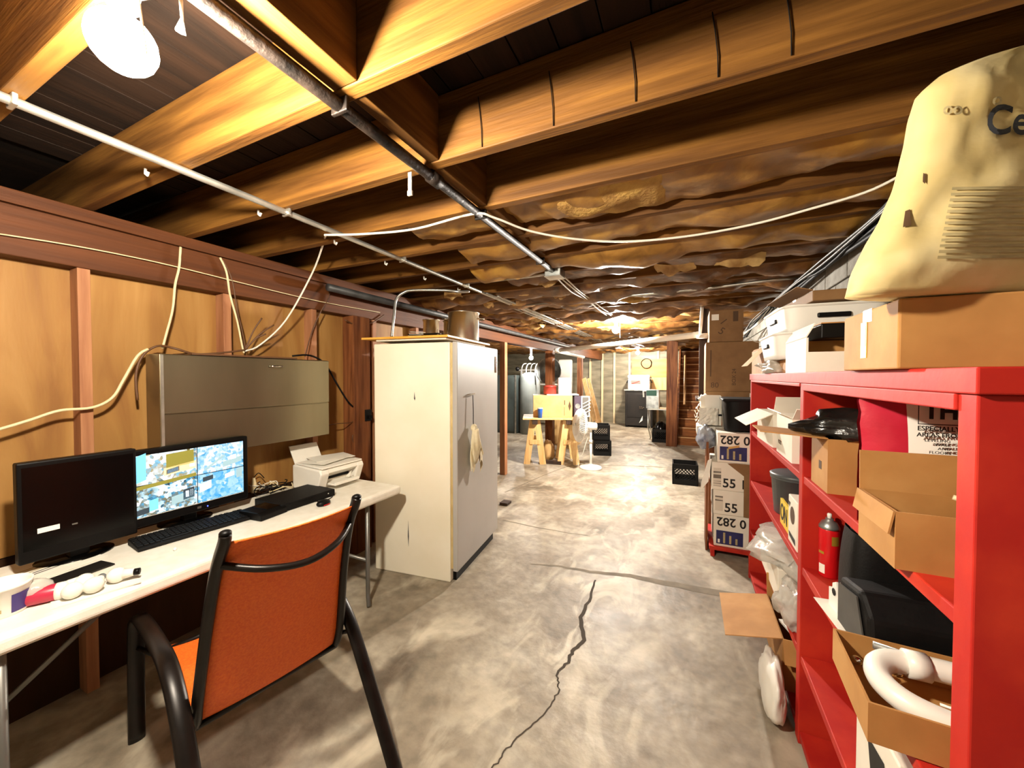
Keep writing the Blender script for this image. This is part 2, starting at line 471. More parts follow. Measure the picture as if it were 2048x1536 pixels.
def batt(y, x0, x1, drop, seed, mt='kraftface', taper=False):
    n = int((x1 - x0) / .035)
    def fn(u, v):
        x = x0 + (x1 - x0) * u; yy = y + .047 + .351 * v
        s = noise.noise(Vector((x * 2.2, yy * 3, seed))) ; c = noise.noise(Vector((x * 9, yy * 9, seed + 5))); d = noise.noise(Vector((x * 3, seed * 3.1, 2)))
        belly = math.sin(PI * v) ** .6
        r = abs(noise.noise(Vector((x * 5 + 1.5 * yy, yy * 6, seed + 9))))
        tp = min(1, 6 * min(u, 1 - u)) if taper else 1
        return (x, yy, ZB + .06 + .08 * (1 - tp) - drop * belly * (.75 + .6 * d) * tp + .035 * s + .02 * c - .05 * (.4 - r) * belly)
    o = M().grid(fn, n, 9).build('insulation_batt', mt, ce, smooth=True)
    return o
for i, y in enumerate(JY):
    if y < 1.5 or y > 12.2: continue
    k = int(round((y - 1.56) / .4))
    x0 = -1.42 + .1 * math.sin(k * 2.1) if y < 2.8 else -2.62
    if k == 0:
        batt(y, x0, .95, .05, 31.7, 'kraftgold'); batt(y, -.7, -.0, .085, 7.3, 'fibreglass', True)
    else:
        batt(y, x0, .95, (.05 if k < 4 else .07) + .03 * (k % 3), k * 4.7 + 1, 'kraftgold' if k < 3 else 'kraftface')
    if y > 3: batt(y, -6, -2.7, .07, k * 3.3 + 60)
# torn facing that hangs below the joists
for i in range(34):
    y = RND.uniform(2.6, 8.5); x = RND.uniform(-1.5, .5) if y < 3 else RND.uniform(-2.3, .5)
    if -1.05 < x < -.75: x -= .35
    ln, wd, sg = RND.uniform(.12, .35), RND.uniform(.04, .09), RND.uniform(0, 99)
    def fn(u, v, x=x, y=y, ln=ln, wd=wd, sg=sg):
        e = noise.noise(Vector((u * 3, v * 2, sg)))
        return (x + ln * (u - .5) + .03 * e, y + wd * v * .6 + .05 * noise.noise(Vector((u * 2, 5, sg))), ZB + .03 - wd * v * (.7 + .5 * noise.noise(Vector((u * 4, 1, sg)))) - .03 * math.sin(PI * u))
    M().grid(fn, 10, 4).build('torn_facing', 'torn' if i % 3 else 'fibreglass', ce, smooth=True)

# left wall: plywood sheets behind studs under a heavy plate
wl = struct(M().box(-2.82, -2.712, -1.6, 3.5, 0, 2.32).build('wall_left', 'plate'))
SY = [-1.06, -.45, .165, .77, 1.385, 1.985, 2.6, 3.2]
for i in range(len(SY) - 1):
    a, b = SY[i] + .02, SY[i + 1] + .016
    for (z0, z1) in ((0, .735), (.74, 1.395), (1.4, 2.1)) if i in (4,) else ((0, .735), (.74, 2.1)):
        M().box(-2.708, -2.69, a, b, z0, z1).build('plywood_sheet', 'shadedply' if z0 == 0 else 'plywood', wl)  # lowest sheets are coloured dark to paint in the under-table shade
st = M().box(-2.69, -2.605, -.022, .022, 0, 2.04)
s0 = None
for i, y in enumerate(SY):
    if s0 is None: s0 = st.build('stud', 'stud', wl, bevel=.002)
    o = s0 if i == 0 else s0.copy()
    if i: COL.objects.link(o)
    o.location = (0, y, 0)
M().box(-2.71, -2.595, -1.6, 3.5, 2.04, 2.255).build('plate_beam', 'plate', wl, bevel=.004)
M().box(-2.71, -2.585, -1.6, 3.5, 2.258, 2.318).build('sill_board', 'plate', wl, bevel=.003)
M().box(-2.69, -2.56, 2.32, 2.5, 0, 2.04).build('stud', 'post', wl, bevel=.003)

# right wall of concrete block
wr = struct(M().box(.87, 1.0, -1.6, 13, 0, 2.33).build('wall_right', 'mortar'))
cb = M().box(0, .04, -.195, .195, -.095, .095); c0 = None
for r in range(6):
    for k in range(22):
        y = .9 + k * .402 + (.2 if r % 2 else 0); z = 1.22 + r * .2
        if c0 is None: c0 = cb.build('concrete_block', 'block', wr, bevel=.006)
        o = c0 if (r == 0 and k == 0) else c0.copy()
        if r or k: COL.objects.link(o)
        o.location = (.848 + .003 * ((r * 5 + k * 3) % 3), y, z)
# far wall, behind the camera, left room
wb = struct(M().box(-7, 1.0, 12.5, 12.6, 0, 2.6).build('wall_back', 'backwall'))
bt = M().box(-.03, .03, -.05, 0, 0, 2.3); t0 = None
for i, px in enumerate((1181, 1205, 1229, 1259, 1316)):
    x = Y(px, 760, 12.5).x
    if t0 is None: t0 = bt.build('batten', 'batten', wb)
    o = t0 if i == 0 else t0.copy()
    if i: COL.objects.link(o)
    o.location = (x, 12.5, 0)
bl_, tr_ = Y(1264, 754, 12.44), Y(1342, 720, 12.44)
M().box(bl_.x, tr_.x, 12.42, 12.44, 1.5, 2.06).build('plywood_panel', 'orangeply', wb)
M().box(tr_.x - .55, tr_.x + .2, 12.44, 12.46, 1.1, 1.5).build('plywood_panel', 'newwood', wb)
struct(M().box(-7, 1.0, -1.7, -1.6, 0, 2.6).build('wall_front', 'plainwall'))
struct(M().box(-7, -6.9, -1.6, 12.5, 0, 2.6).build('wall_side', 'plainwall'))
# partition end and beam over the opening to the left room
be = M().box(-2.71, -2.57, 3.5, 12.5, 2.05, 2.315).build('support_beam', 'plate', bevel=.006)
tag(be, 'long reddish wooden beam running to the far wall over the posts', 'beam')
for i, (px, wd, lb) in enumerate(((1007, .09, 'slim reddish wooden post right behind the white freezer'),
                                  (1100, .16, 'thick round-edged wooden post behind the sawhorse table'),
                                  (1160, .13, 'dark wooden post next to the leaning wood strips'))):
    y = X(px, 760, -2.6).y
    o = M().box(-wd / 2, wd / 2, -wd / 2, wd / 2, 0, 2.05).build('support_post', 'stud' if i == 0 else 'post', at=(-2.6, y, 0), bevel=.012 if i else .004)
    tag(o, lb, 'post')
a, b = Y(1333, 890, 8.9), Y(1353, 890, 8.9)
o = M().box(-.11, .11, -.1, .1, 0, 2.32).build('support_post', 'post', at=((a.x + b.x) / 2, 8.95, 0), bevel=.006)
tag(o, 'heavy brown timber post at the foot of the stairs', 'post')
# stairs
sx0, sx1, sy0 = Y(1350, 890, 9.15).x + .06, .62, 9.15
stt = thing('staircase', 'narrow reddish wooden stairs with pale tread edges rising to the ceiling', 'stairs', ((sx0 + sx1) / 2, sy0, 0))
hw = (sx1 - sx0) / 2; NS = 13; RH, TD = .185, .225
rm = M().box(-hw, hw, 0, .02, 0, RH - .025); tm = M().box(-hw, hw, -.03, TD, RH - .025, RH); nm = M().box(-hw, hw, -.034, -.03, RH - .022, RH - .002)
pa = None
for i in range(NS):
    if i == 0:
        pa = [rm.build('riser', 'stairwood', stt), tm.build('tread', 'stairwood', stt, bevel=.003), nm.build('tread_edge', 'nosing', stt)]; q = pa
    else:
        q = [o.copy() for o in pa]; [COL.objects.link(o) for o in q]
    for o in q: o.location = (0, i * TD, i * RH)
for sgn in (-1, 1):
    M().obox((sgn * (hw + .02) - .02, -.05, 0), (.04, 0, 0), (0, NS * TD, NS * RH), (0, -.1, .24)).build('stringer', 'post', stt)
M().tube([(-hw + .12, .1, .9), (-hw + .12, 1.5, 2.05)], .022).build('handrail', 'nosing', stt, smooth=True)

# ================================================================== LAMPS
lamp_lab = ['bare glowing bulb in a porcelain holder above the desk and chair', 'bare glowing bulb hanging in the middle of the aisle ceiling',
            'bare glowing bulb near the far wall by the coiled cable', 'bare glowing bulb in the side room behind the grey cabinets']
for i, (p, wt) in enumerate(LAMPS):
    r = .052 if i == 0 else .05
    bulb_mat('bulb_glow_%d' % i, wt / (PI * 4 * PI * r * r) / .8, LAMP_COL[i])
    t = thing('ceiling_lamp', lamp_lab[i], 'lamp', (p[0], p[1], ZB))
    dz = p[2] - ZB
    M().lathe([(.062, 0), (.062, -.012), (.045, -.03), (.027, -.05), (.024, dz + r + .018)], n=20).build('lamp_holder', 'porcelain', t, smooth=True)
    prof = [(.013, dz + r + .03), (.015, dz + r + .012)]
    for k in range(1, 13):
        a = PI * k / 12
        prof.append((max(.0004, r * math.sin(a) if a > .45 else max(.016, r * math.sin(a))), dz + r * math.cos(a)))
    M().lathe(prof, n=20).build('bulb', 'bulb_glow_%d' % i, t, smooth=True)
    if i == 0:
        M().tube([(.06, .0, -.02), (.065, .0, -.1), (.063, .01, -.19)], .0022, 5).build('pull_chain', 'whitewire', t)
    if i == 1:
        M().tube([(.05, .0, -.02), (.055, .0, -.12), (.052, .01, -.26)], .0022, 5).build('pull_chain', 'whitewire', t)

# ================================================================== PIPES AND CABLES OVERHEAD
def run(name, pts, r, mt, label, cat, n=8, smooth=0, straps=()):
    pts = [Vector(p) for p in pts]; at = pts[0].copy()
    if straps:
        t = thing(name, label, cat, at)
        M().tube(pts, r, n, smooth=smooth).build('tube', mt, t, smooth=True, world=True)
        for p in straps:
            M().box(p[0] - r - .012, p[0] + r + .012, p[1] - .006, p[1] + .006, p[2] - r - .002, p[2] + r + .002).build('strap', mt, t, world=True, bevel=.003)
        return t
    o = M().tube(pts, r, n, smooth=smooth).build(name, mt, at=at, world=True, smooth=True)
    return tag(o, label, cat)
t = run('iron_pipe', [(-.905, -.6, 2.297), (-.905, 2.62, 2.297)], .019, 'rust', 'black iron pipe strapped under the joists above the chair', 'pipe',
    straps=[(-.905, y, 2.297) for y in (.78, 1.58, 2.38)])
for y, n_ in ((1.22, 'pipe_coupling'),):
    M().tube([(-.905, y - .03, 2.297), (-.905, y + .03, 2.297)], .026, 10).build(n_, 'rust', t, world=True, smooth=True)
run('conduit', [(-1.73, -.6, 2.303), (-1.73, 1.2, 2.303), (-1.74, 2.9, 2.303), (-1.78, 7, 2.303), (-1.78, 12.2, 2.303)], .0145, 'emt',
    'long grey steel conduit running from above the desk to the far wall', 'conduit', straps=[(-1.73, y, 2.303) for y in (.38, 1.18, 1.98, 2.78)])
for i, (dx, y0) in enumerate(((.045, 3.1), (.085, 3.25), (-.045, 3.9))):
    run('conduit', [(-1.76 + dx, y0, 2.3), (-1.78 + dx, 7, 2.298), (-1.78 + dx, 12.1, 2.298)], .011, 'emt',
        ('thin steel conduit just right of the long conduit in the aisle', 'second thin steel conduit right of the long conduit in the aisle', 'thin steel conduit left of the long conduit in the aisle')[i], 'conduit')
run('conduit', [Z(1012, 613, 2.295), Z(1250, 592, 2.295), Z(1418, 576, 2.295), (.6, 3.62, 2.295), (.8, 3.6, 2.295)], .013, 'emt',
    'thin steel conduit crossing the ceiling from left to right', 'conduit')
jb = thing('junction_box', 'square grey junction box at the end of the black iron pipe', 'junction box', (-.905, 2.68, 2.26))
M().box(-.06, .06, -.06, .06, 0, .055).build('body', 'galv', jb, bevel=.004)
M().box(-.062, .062, -.062, .062, -.004, 0).build('cover', 'galv', jb, bevel=.001)
run('conduit', [(-.98, 2.68, 2.29), (-1.3, 2.7, 2.295), (-1.48, 2.72, 2.3)], .011, 'emt', 'short bent conduit joining the junction box from the left', 'conduit')
for i, (dx, dz) in enumerate(((0, 0), (.025, .01), (-.03, .005))):
    run('cable', [(-.905 + dx, 2.76, 2.29 + dz)] + [(-.91 + dx + .015 * math.sin(k * 2 + i), 2.76 + k * .5, 2.292 + dz - .02 * (k % 2)) for k in range(1, 5)] + [(-.92 + dx, 5.3, 2.31)],
        .006, 'whitewire', ('white cable stapled to the joists between junction box and middle bulb', 'right one of three white cables leading to the middle bulb', 'left one of three white cables leading to the middle bulb')[i], 'cable', 6, 4)
# white plastic drain pipe
pv = [Z(1400, 669, 2.0), Z(1250, 686, 2.0), Z(1112, 701, 2.0)]
t = thing('drain_pipe', 'white plastic drain pipe crossing the far ceiling with an elbow', 'pipe', pv[0])
M().tube(pv, .036, 12).build('pipe', 'pvc', t, world=True, smooth=True)
e = pv[2]; M().tube([e + (pv[1] - e).normalized() * .12, e, e + Vector((-.02, .2, 0))], .044, 12, smooth=5).build('elbow', 'pvc', t, world=True, smooth=True)
M().tube([e + Vector((-.02, .18, 0)), e + Vector((-.05, 2.2, -.02))], .036, 12).build('pipe', 'pvc', t, world=True, smooth=True)
M().tube([pv[0] + Vector((0, 0, -.02)), pv[0] + Vector((.02, -.06, .32))], .018, 8).build('riser_pipe', 'pvc', t, world=True, smooth=True)
M().lathe([(.09, -.03), (.09, .0), (.03, .02)], pv[0] + Vector((.05, -.1, -.02)), 14).build('flange', 'pvc', t, world=True, smooth=True)
# big black pipe along the beam
run('black_pipe', [(-2.47, 2.0, 2.2), (-2.47, 3.6, 2.2), (-2.47, 5.0, 2.2), (-2.5, 7.6, 2.2), (-2.5, 9.4, 2.2)], .028, 'blackpipe', 'thick black pipe running along the beam above the freezer', 'pipe', 10)
# conduit that rises behind the freezer and bends over
run('bent_conduit', [(-2.33, 2.52, 1.86), (-2.33, 2.55, 2.05), (-2.33, 2.58, 2.2), (-2.28, 2.62, 2.265), (-2.2, 2.66, 2.285), (-1.95, 2.78, 2.285), (-1.84, 2.82, 2.27), (-1.78, 2.9, 2.285)], .012, 'emt',
    'bent steel conduit rising behind the freezer and curving over to the ceiling', 'conduit', 8, 5)
# insulators / hooks under the joists
for i, (px, py) in enumerate(((291, 348), (517, 429), (669, 487), (770, 528), (848, 558), (916, 580))):
    p = Z(px, py, 2.3)
    o = M().tube([p + Vector((0, 0, .02)), p, p + Vector((.012, 0, -.008)), p + Vector((.02, 0, .004))], .005, 6).build('hook', 'pvc', at=p, world=True, smooth=True)
    tag(o, 'small white hook screwed under a joist beside the long conduit', 'hook', 'white hooks in a row under the joists')
p = Z(820, 345, 2.315)
t = thing('cable_clip', 'small white strap dangling from a joist beside the black iron pipe', 'strap', p)
M().box(-.008, .008, -.002, .002, -.07, 0).build('strip', 'pvc', t); M().box(-.01, .01, -.004, .004, -.088, -.07).build('end_tab', 'pvc', t)
p = Z(362, 20, 2.3)
o = M().tube([p + Vector((0, 0, .02)), p + Vector((.004, 0, -.02)), p + Vector((-.003, 0, -.045))], [.004, .003, .01], 6).build('dust_string', 'cobweb', at=p, world=True, smooth=True)
tag(o, 'short dusty white cord end dangling beside the bulb', 'cord')
# long white cable sagging across the room
pw = [Z(650, 470, 2.27), Z(730, 468, 2.265), Z(830, 458, 2.28), Z(945, 428, 2.285), Z(990, 436, 2.28), Z(1060, 462, 2.262), Z(1150, 478, 2.25), Z(1250, 483, 2.245), Z(1370, 473, 2.245), Z(1500, 450, 2.25), Z(1620, 418, 2.26), Z(1730, 385, 2.27), Z(1800, 352, 2.28)]
run('cable', pw, .0055, 'whitewire', 'long white cable sagging across the room below the joists', 'cable', 6, 5)
run('cable', [pw[0], X(648, 482, -2.0), X(625, 545, -2.3), X(572, 640, -2.5), X(520, 690, -2.55), X(490, 702, -2.55)], .0055, 'whitewire', 'white cable dropping from the conduit to the steel wall cabinet', 'cable', 6, 5)
WX = -2.575
run('cable', [X(361, 494, WX), X(358, 535, WX), X(350, 570, WX), X(345, 620, WX), X(332, 670, WX), X(325, 697, WX)], .006, 'creamwire', 'white cable hanging from the plate down to the left cabinet corner', 'cable', 6, 5)
run('cable', [X(440, 515, WX), X(453, 545, WX), X(460, 590, WX), X(474, 640, WX), X(484, 690, WX), X(488, 706, WX)], .006, 'creamwire', 'white cable hanging from the plate to the top of the cabinet', 'cable', 6, 5)
run('cable', [X(446, 520, WX), X(464, 560, WX), X(474, 620, WX), X(484, 660, WX), X(492, 706, WX)], .0035, 'brownwire', 'thin brown wire hanging beside the white cable over the cabinet', 'cable', 6, 5)
run('cable', [X(296, 698, WX), X(275, 712, WX), X(248, 758, WX), X(225, 795, WX), X(185, 815, WX), X(120, 821, WX), X(60, 840, WX), X(0, 858, WX), X(-60, 872, WX)], .007, 'creamwire', 'cream cable swooping left along the plywood above the monitors', 'cable', 6, 5)
run('cable', [X(661, 578, WX), X(655, 600, WX), X(642, 622, WX), X(625, 660, WX), X(610, 713, WX)], .004, 'brownwire', 'brown wire hanging at the right end of the cabinet', 'cable', 6, 5)
run('string', [X(0, 468, WX), X(140, 490, WX), X(270, 515, WX), X(380, 540, WX), X(500, 570, WX), X(640, 603, WX), X(760, 625, WX)], .003, 'creamwire', 'thin cream string stretched along the reddish plate', 'string', 5, 3)
run('cable', [X(275, 800, WX), X(272, 750, WX), X(285, 712, WX), X(315, 692, WX), X(350, 697, -2.5), X(390, 708, -2.5), X(440, 706, -2.5), X(490, 700, -2.5)], .006, 'brownwire', 'brown cord lying along the top of the cabinet and round its corner', 'cable', 6, 5)
run('cable', [X(585, 712, -2.5), X(620, 711, -2.5), X(650, 728, WX), X(675, 770, WX), X(700, 808, WX), X(726, 826, WX)], .007, 'blackwire', 'black power cord running from the cabinet to the outlet', 'cable', 6, 5)
run('cable', [X(728, 838, WX), X(700, 845, WX), X(668, 848, WX), X(655, 852, WX)], .004, 'brownwire', 'thin brown cord leaving the outlet to the left', 'cable', 6, 5)
run('cable', [X(728, 838, WX), X(722, 860, WX), X(705, 872, WX), X(712, 892, WX), X(732, 890, WX)], .004, 'brownwire', 'thin brown cord looping below the outlet', 'cable', 6, 5)
run('cable', [X(690, 640, WX), X(715, 650, WX), X(745, 645, WX), X(768, 630, WX)], .006, 'brownwire', 'brown cord drooping under the plate beside the freezer', 'cable', 6, 5)
for i, (px, py) in enumerate(((548, 650), (532, 668), (524, 636))):
    a = X(490, 700, -2.55)
    run('cable', [a, a.lerp(X(px, py, -2.5), .5) + Vector((0, 0, .02)), X(px, py, -2.5)], .005, 'brownwire', ('longest of the cut brown wire ends above the cabinet', 'shortest of the cut brown wire ends above the cabinet', 'steepest of the cut brown wire ends above the cabinet')[i], 'cable', 6, 4)
ob = thing('outlet_box', 'black electrical outlet box on the plywood beside the freezer', 'outlet', X(729, 830, -2.6))
M().box(-.01, .05, -.035, .035, -.05, .05).build('box', 'blackmatt', ob, bevel=.004)
M().box(.05, .075, -.018, .018, -.03, 0).build('plug', 'black', ob, bevel=.004)
# bundle of wires in the right corner under the joists
for i in range(7):
    o1, o2 = (i % 3) * .018, (i // 3) * .02
    sag = .02 * math.sin(i * 1.9)
    pts = [(.80 - o1, 1.5, 2.29 - o2), (.80 - o1, 2.2, 2.27 - o2 + sag), (.79 - o1, 3.0, 2.25 - o2 - sag), (.77 - o1, 3.7, 2.26 - o2 + sag), (.74 - o1, 4.4, 2.22 - o2), (.68 - o1, 5.0 + .1 * i, 2.14 - o2 - sag), (.62, 5.3 + .15 * i, 2.0)]
    run('cable', pts, .0075 if i % 3 else .011, ('blackwire', 'blackwire', 'darkgreyp')[i % 3], ('topmost black', 'second black', 'grey', 'third black', 'fourth black', 'lower grey', 'lowest black')[i] + ' cable of the bundle along the concrete block wall', 'cable', 6, 4)
for i in range(2):
    a = Vector((.74 - .03 * i, 4.4, 2.2))
    run('cable', [a, (.66, 4.75, 2.08 + .02 * i), (.5 + .04 * i, 5.0, 1.98), (.42 + .08 * i, 5.1, 1.93 + .03 * i)], .006, 'whitewire', ('white cable end', 'second white cable end')[i] + ' hanging off the bundle behind the cartons', 'cable', 6, 5)
run('cable', [(.78, 3.6, 2.2), (.74, 3.7, 2.0), (.66, 3.85, 1.86), (.55, 3.95, 1.83), (.48, 4.0, 1.88)], .003, 'whitewire', 'thin white wire looping down in front of the block wall', 'cable', 5, 5)

# ================================================================== LEFT: CABINET, DESK AND WHAT STANDS ON IT
cab = thing('wall_cabinet', 'flat brushed steel cabinet hung on the plywood wall', 'cabinet', (-2.6, .985, 1.09))
M().box(0, .145, 0, 1.0, 0, .555).build('body', 'cabinetsteel', cab, bevel=.006)
M().box(.147, .156, .004, .997, .245, .552).build('door', 'cabinetsteel', cab, bevel=.003)
M().box(.147, .153, .004, .997, .003, .24).build('lower_panel', 'cabinetsteel', cab, bevel=.003)
M().box(-.05, .15, .14, .75, .556, .566).build('loose_lid', 'brownwire', cab)
h = M().tube([(.156, .55, .5), (.185, .555, .502), (.185, .62, .502), (.156, .625, .5)], .006, 8).build('handle', 'chrome', cab, smooth=True)
M().box(.155, .158, .0, .012, .01, .55).build('edge_strip', 'emt', cab)

tb = thing('folding_table', 'long white plastic folding table against the plywood wall', 'table', (-2.23, 1.15, 0))
M().box(-.35, .35, -1.0, .975, .675, .74).build('table_top', 'tabletop', tb, bevel=.022, seg=4)
for sy in (-.78, .70):
    fr = M(); y1 = sy + (.0)
    for sx in (-.3, .3):
        M().tube([(sx, y1, .684), (sx, y1, .1), (sx, y1 + (.0), .06), (sx + (.04 if sx > 0 else -.04), y1 - .03, .015)], .014, 8).build('leg', 'greytube', tb, smooth=True)
    M().tube([(-.3, y1, .3), (.3, y1, .3)], .011, 8).build('crossbar', 'greytube', tb, smooth=True)
    M().tube([(0, y1, .3), (0, y1 * .35, .682)], .01, 8).build('brace', 'greytube', tb, smooth=True)

# monitors
def monitor(label, y0, y1, z0, z1, xf, lit):
    yc = (y0 + y1) / 2
    t = thing('monitor', label, 'monitor', (xf - .09, yc, .74))
    hwid = (y1 - y0) / 2; a, b = z0 - .74, z1 - .74
    M().box(.045, .09, -hwid, hwid, a, b).build('housing', 'black', t, bevel=.006)
    M().box(.02, .05, -hwid * .6, hwid * .6, a + .05, b - .06).build('back_cover', 'blackmatt', t, bevel=.015)
    M().box(-.0, .05, -.03, .03, .01, a + .1).build('neck', 'black', t, bevel=.006)
    M().lathe([(.001, 0), (.12, 0), (.12, .008), (.05, .018), (.001, .02)], n=24, sx=.8).build('foot', 'blackgloss', t, smooth=True)
    return t, hwid, a, b
t, hwid, a, b = monitor('black widescreen monitor showing four blue camera views', .828, 1.375, .795, 1.17, -2.40, True)
sc = M().box(.088, .0915, -hwid + .02, hwid - .022, a + .042, b - .02).build('screen', 'blackgloss', t)
screen_mat('view_a', ['#241d12', '#6b5b2c', '#8fd0ef', '#b7a066', '#e8f4f8', '#ffffff', '#dff0ff'], 46, 3.1)
screen_mat('view_b', ['#20506c', '#5fb6e6', '#a6d8f2', '#ffffff', '#7ec3ec', '#f2faff', '#ffffff'], 52, 7.7)
screen_mat('view_c', ['#10130f', '#2d4450', '#59b2dd', '#7d6f42', '#bfe4f3', '#ffffff', '#cfe9f5'], 58, 11.3)
screen_mat('view_d', ['#175a8a', '#43a8e6', '#7cc7f2', '#56b4ec', '#b6e0f7', '#8fd0f4', '#eaf8ff'], 44, 15.9)
ya, yb, ym = -hwid + .026, hwid - .028, -hwid + .026 + (2 * hwid - .054) * .53
za, zb_, zm = a + .048, b - .026, (a + b) / 2 + .012
for nm_, q in (('view_a', (ya, ym - .002, zm + .004, zb_)), ('view_b', (ym + .002, yb, zm + .002, zb_)), ('view_c', (ya, ym - .002, za, zm)), ('view_d', (ym + .002, yb, za, zm - .002))):
    M().box(.0915, .0922, *q).build('camera_view', nm_, sc)
for nm_, c_ in (('scr_tan', '#e6c48c'), ('scr_olive', '#6f6a2c'), ('scr_dark', '#27323a'), ('scr_white', '#ffffff'), ('scr_blue', '#62b8ea'), ('scr_grey', '#7f9aa2')):
    mat(nm_, c_, rough=.4, emit=.6)
def sq(u0, w0, u1, w1, mt_, sk=0):
    A_ = lambda u_, w_: (.0922, ya + (yb - ya) * u_, za + (zb_ - za) * w_)
    M().prism([A_(u0, w0), A_(u1, w0 + sk), A_(u1, w1 + sk), A_(u0, w1)], (.0003, 0, 0)).build('picture_shape', mt_, sc)
for a_ in ((.01, .55, .10, .98, 'scr_blue', .05), (.26, .72, .50, .96, 'scr_olive', .02), (.24, .60, .52, .73, 'scr_tan', .05), (.26, .62, .37, .70, 'scr_dark', .03), (.27, .63, .36, .69, 'scr_blue', .03),
           (.46, .68, .51, .74, 'scr_white', .0), (.01, .44, .52, .50, 'scr_olive', .06), (.30, .08, .50, .22, 'scr_grey', .05), (.40, .12, .50, .30, 'scr_dark', .02), (.42, .16, .45, .27, 'scr_white', 0), (.46, .17, .49, .28, 'scr_white', 0),
           (.02, .03, .12, .12, 'scr_dark', .02), (.12, .06, .19, .24, 'scr_blue', .02), (.60, .55, .80, .59, 'scr_grey', .22), (.78, .56, .98, .66, 'scr_grey', .06), (.86, .68, .92, .76, 'scr_white', .01),
           (.55, .18, .66, .32, 'scr_white', .05), (.58, .36, .68, .44, 'scr_dark', .02), (.80, .34, .90, .42, 'scr_white', .03), (.92, .3, .985, .48, 'scr_grey', .02)): sq(*a_)
M().box(.0915, .0922, ya, yb, za - .0035, za - .0015).build('screen_edge', 'sticker', sc)
M().sphere((.091, .06, a + .018), .003, 8, 6).build('power_light', 'led', t)
M().box(.09, .0915, .012, .03, a + .016, a + .028).build('maker_badge', 'greytube', t, bevel=.0005)
t, hwid, a, b = monitor('switched-off black monitor with a white sticker on its lower frame', .50, .85, .79, 1.19, -2.345, False)
M().box(.089, .0905, -hwid + .012, hwid - .012, a + .05, b - .02).build('screen', 'blackgloss', t)
p1, p2 = X(75, 1064, -2.343), X(120, 1060, -2.343)
M().box(.0905, .0915, p1.y - .675, p2.y - .675, p1.z - .74 - .008, p1.z - .74 + .012).build('white_sticker', 'sticker', t)
p1 = X(150, 1047, -2.343)
M().box(.0905, .0915, p1.y - .675 - .008, p1.y - .675 + .008, p1.z - .744, p1.z - .738).build('maker_badge', 'greytube', t)

# keyboard
kb = thing('keyboard', 'black computer keyboard in front of the lit monitor', 'keyboard', (-2.265, 1.045, .741), math.radians(-6))
M().prism([(-.075, -.235, 0), (.07, -.235, 0), (.07, -.235, .014), (-.075, -.235, .028)], (0, .47, 0)).build('case', 'blackmatt', kb, bevel=.003)
km = M().box(-.0075, .0075, -.0085, .0085, 0, .009); k0 = None
for r in range(6):
    x = -.058 + r * .0205 + (0 if r else -.003)
    for c in range(22):
        if (r == 5 and 3 < c < 9) or c in (15, 19) and r == 0: continue
        y = -.222 + c * .0204 + (.004 if c > 14 else 0) + (.006 if c > 17 else 0)
        if k0 is None: k0 = km.build('key', 'keycap', kb, bevel=.001); o = k0
        else: o = k0.copy(); COL.objects.link(o)
        o.location = (x, y, .024 - (x + .075) / .145 * .013)
M().box(.0375, .0525, -.145, -.045, .011, .02).build('space_bar', 'keycap', kb, bevel=.001)
# recorder, small box, mouse, cable tangle
Fc, Rc, Lc = Z(563, 1026, .741), Z(645, 999, .741), Z(505, 1000, .741)
e1 = (Rc - Fc); e2 = Vector((-e1.y, e1.x, 0)).normalized() * .26
dv = thing('video_recorder', 'flat black video recorder box on the table beside the printer', 'recorder', Fc)
M().obox(Fc, e1 * 1.35, e2, (0, 0, .045)).build('case', 'blackmatt', dv, world=True, bevel=.004)
fn_ = Vector((e1.y, -e1.x, 0)).normalized()
M().obox(Fc + fn_ * .002 + Vector((0, 0, .004)) + e1 * .02, e1 * 1.31, fn_ * .002, (0, 0, .036)).build('front_panel', 'black', dv, world=True)
M().sphere(Fc + e1 * 1.15 + fn_ * .003 + Vector((0, 0, .028)), .004, 8, 6).build('indicator', 'sticker', dv, world=True)
Fc2 = Z(552, 1032, .741)
sb = thing('set_top_box', 'small black plastic box right behind the keyboard end', 'box', Fc2 + Vector((.0, .03, 0)), math.radians(6))
M().prism([(-.17, -.12, 0), (0, -.12, 0), (0, -.12, .03), (-.03, -.12, .042), (-.17, -.12, .042)], (0, .16, 0)).build('case', 'black', sb, bevel=.004)
M().box(-.15, -.03, -.06, .02, .042, .0445).build('top_panel', 'blackgloss', sb, bevel=.001)
p = Z(647, 1010, .741)
ms = thing('mouse', 'small black computer mouse with a red glow line', 'mouse', p)
M().sphere((0, 0, .012), .03, 16, 10, (.95, 1.5, .75)).build('shell', 'black', ms, smooth=True)
M().box(.02, .029, -.018, .022, .004, .008).build('red_strip', 'sprayred', ms)
run('mouse_cable', [Z(640, 1004, .75), Z(628, 998, .745), Z(640, 985, .745), Z(664, 991, .745), Z(655, 999, .745), Z(640, 996, .745), Z(615, 985, .748)], .0025, 'blackwire', 'thin black mouse cable curled on the table', 'cable', 5, 5)
rr = random.Random(5)
for i in range(9):
    c = Z(rr.uniform(512, 566), rr.uniform(972, 985), .76); pts = []
    r = rr.uniform(.025, .06); ph = rr.uniform(0, 6)
    for k in range(9):
        a = ph + k * .9
        pts.append(c + Vector((r * math.cos(a), r * 1.3 * math.sin(a), .012 * math.sin(k * 2.1 + i) + .004 * k)))
    o = run('cable_loop', pts, .0035, ('blackwire', 'blackwire', 'creamwire', 'whitewire')[i % 4], 'loose cable coil in the tangle behind the recorder', 'cable', 5, 4)
    o['group'] = 'cable coils tangled behind the recorder'
tw = thing('cable_bottle', 'small cream plug standing in the cable tangle', 'plug', Z(508, 985, .742))
M().lathe([(.018, 0), (.02, .05), (.012, .075), (.008, .1)], n=12).build('body', 'creamwire', tw, smooth=True)
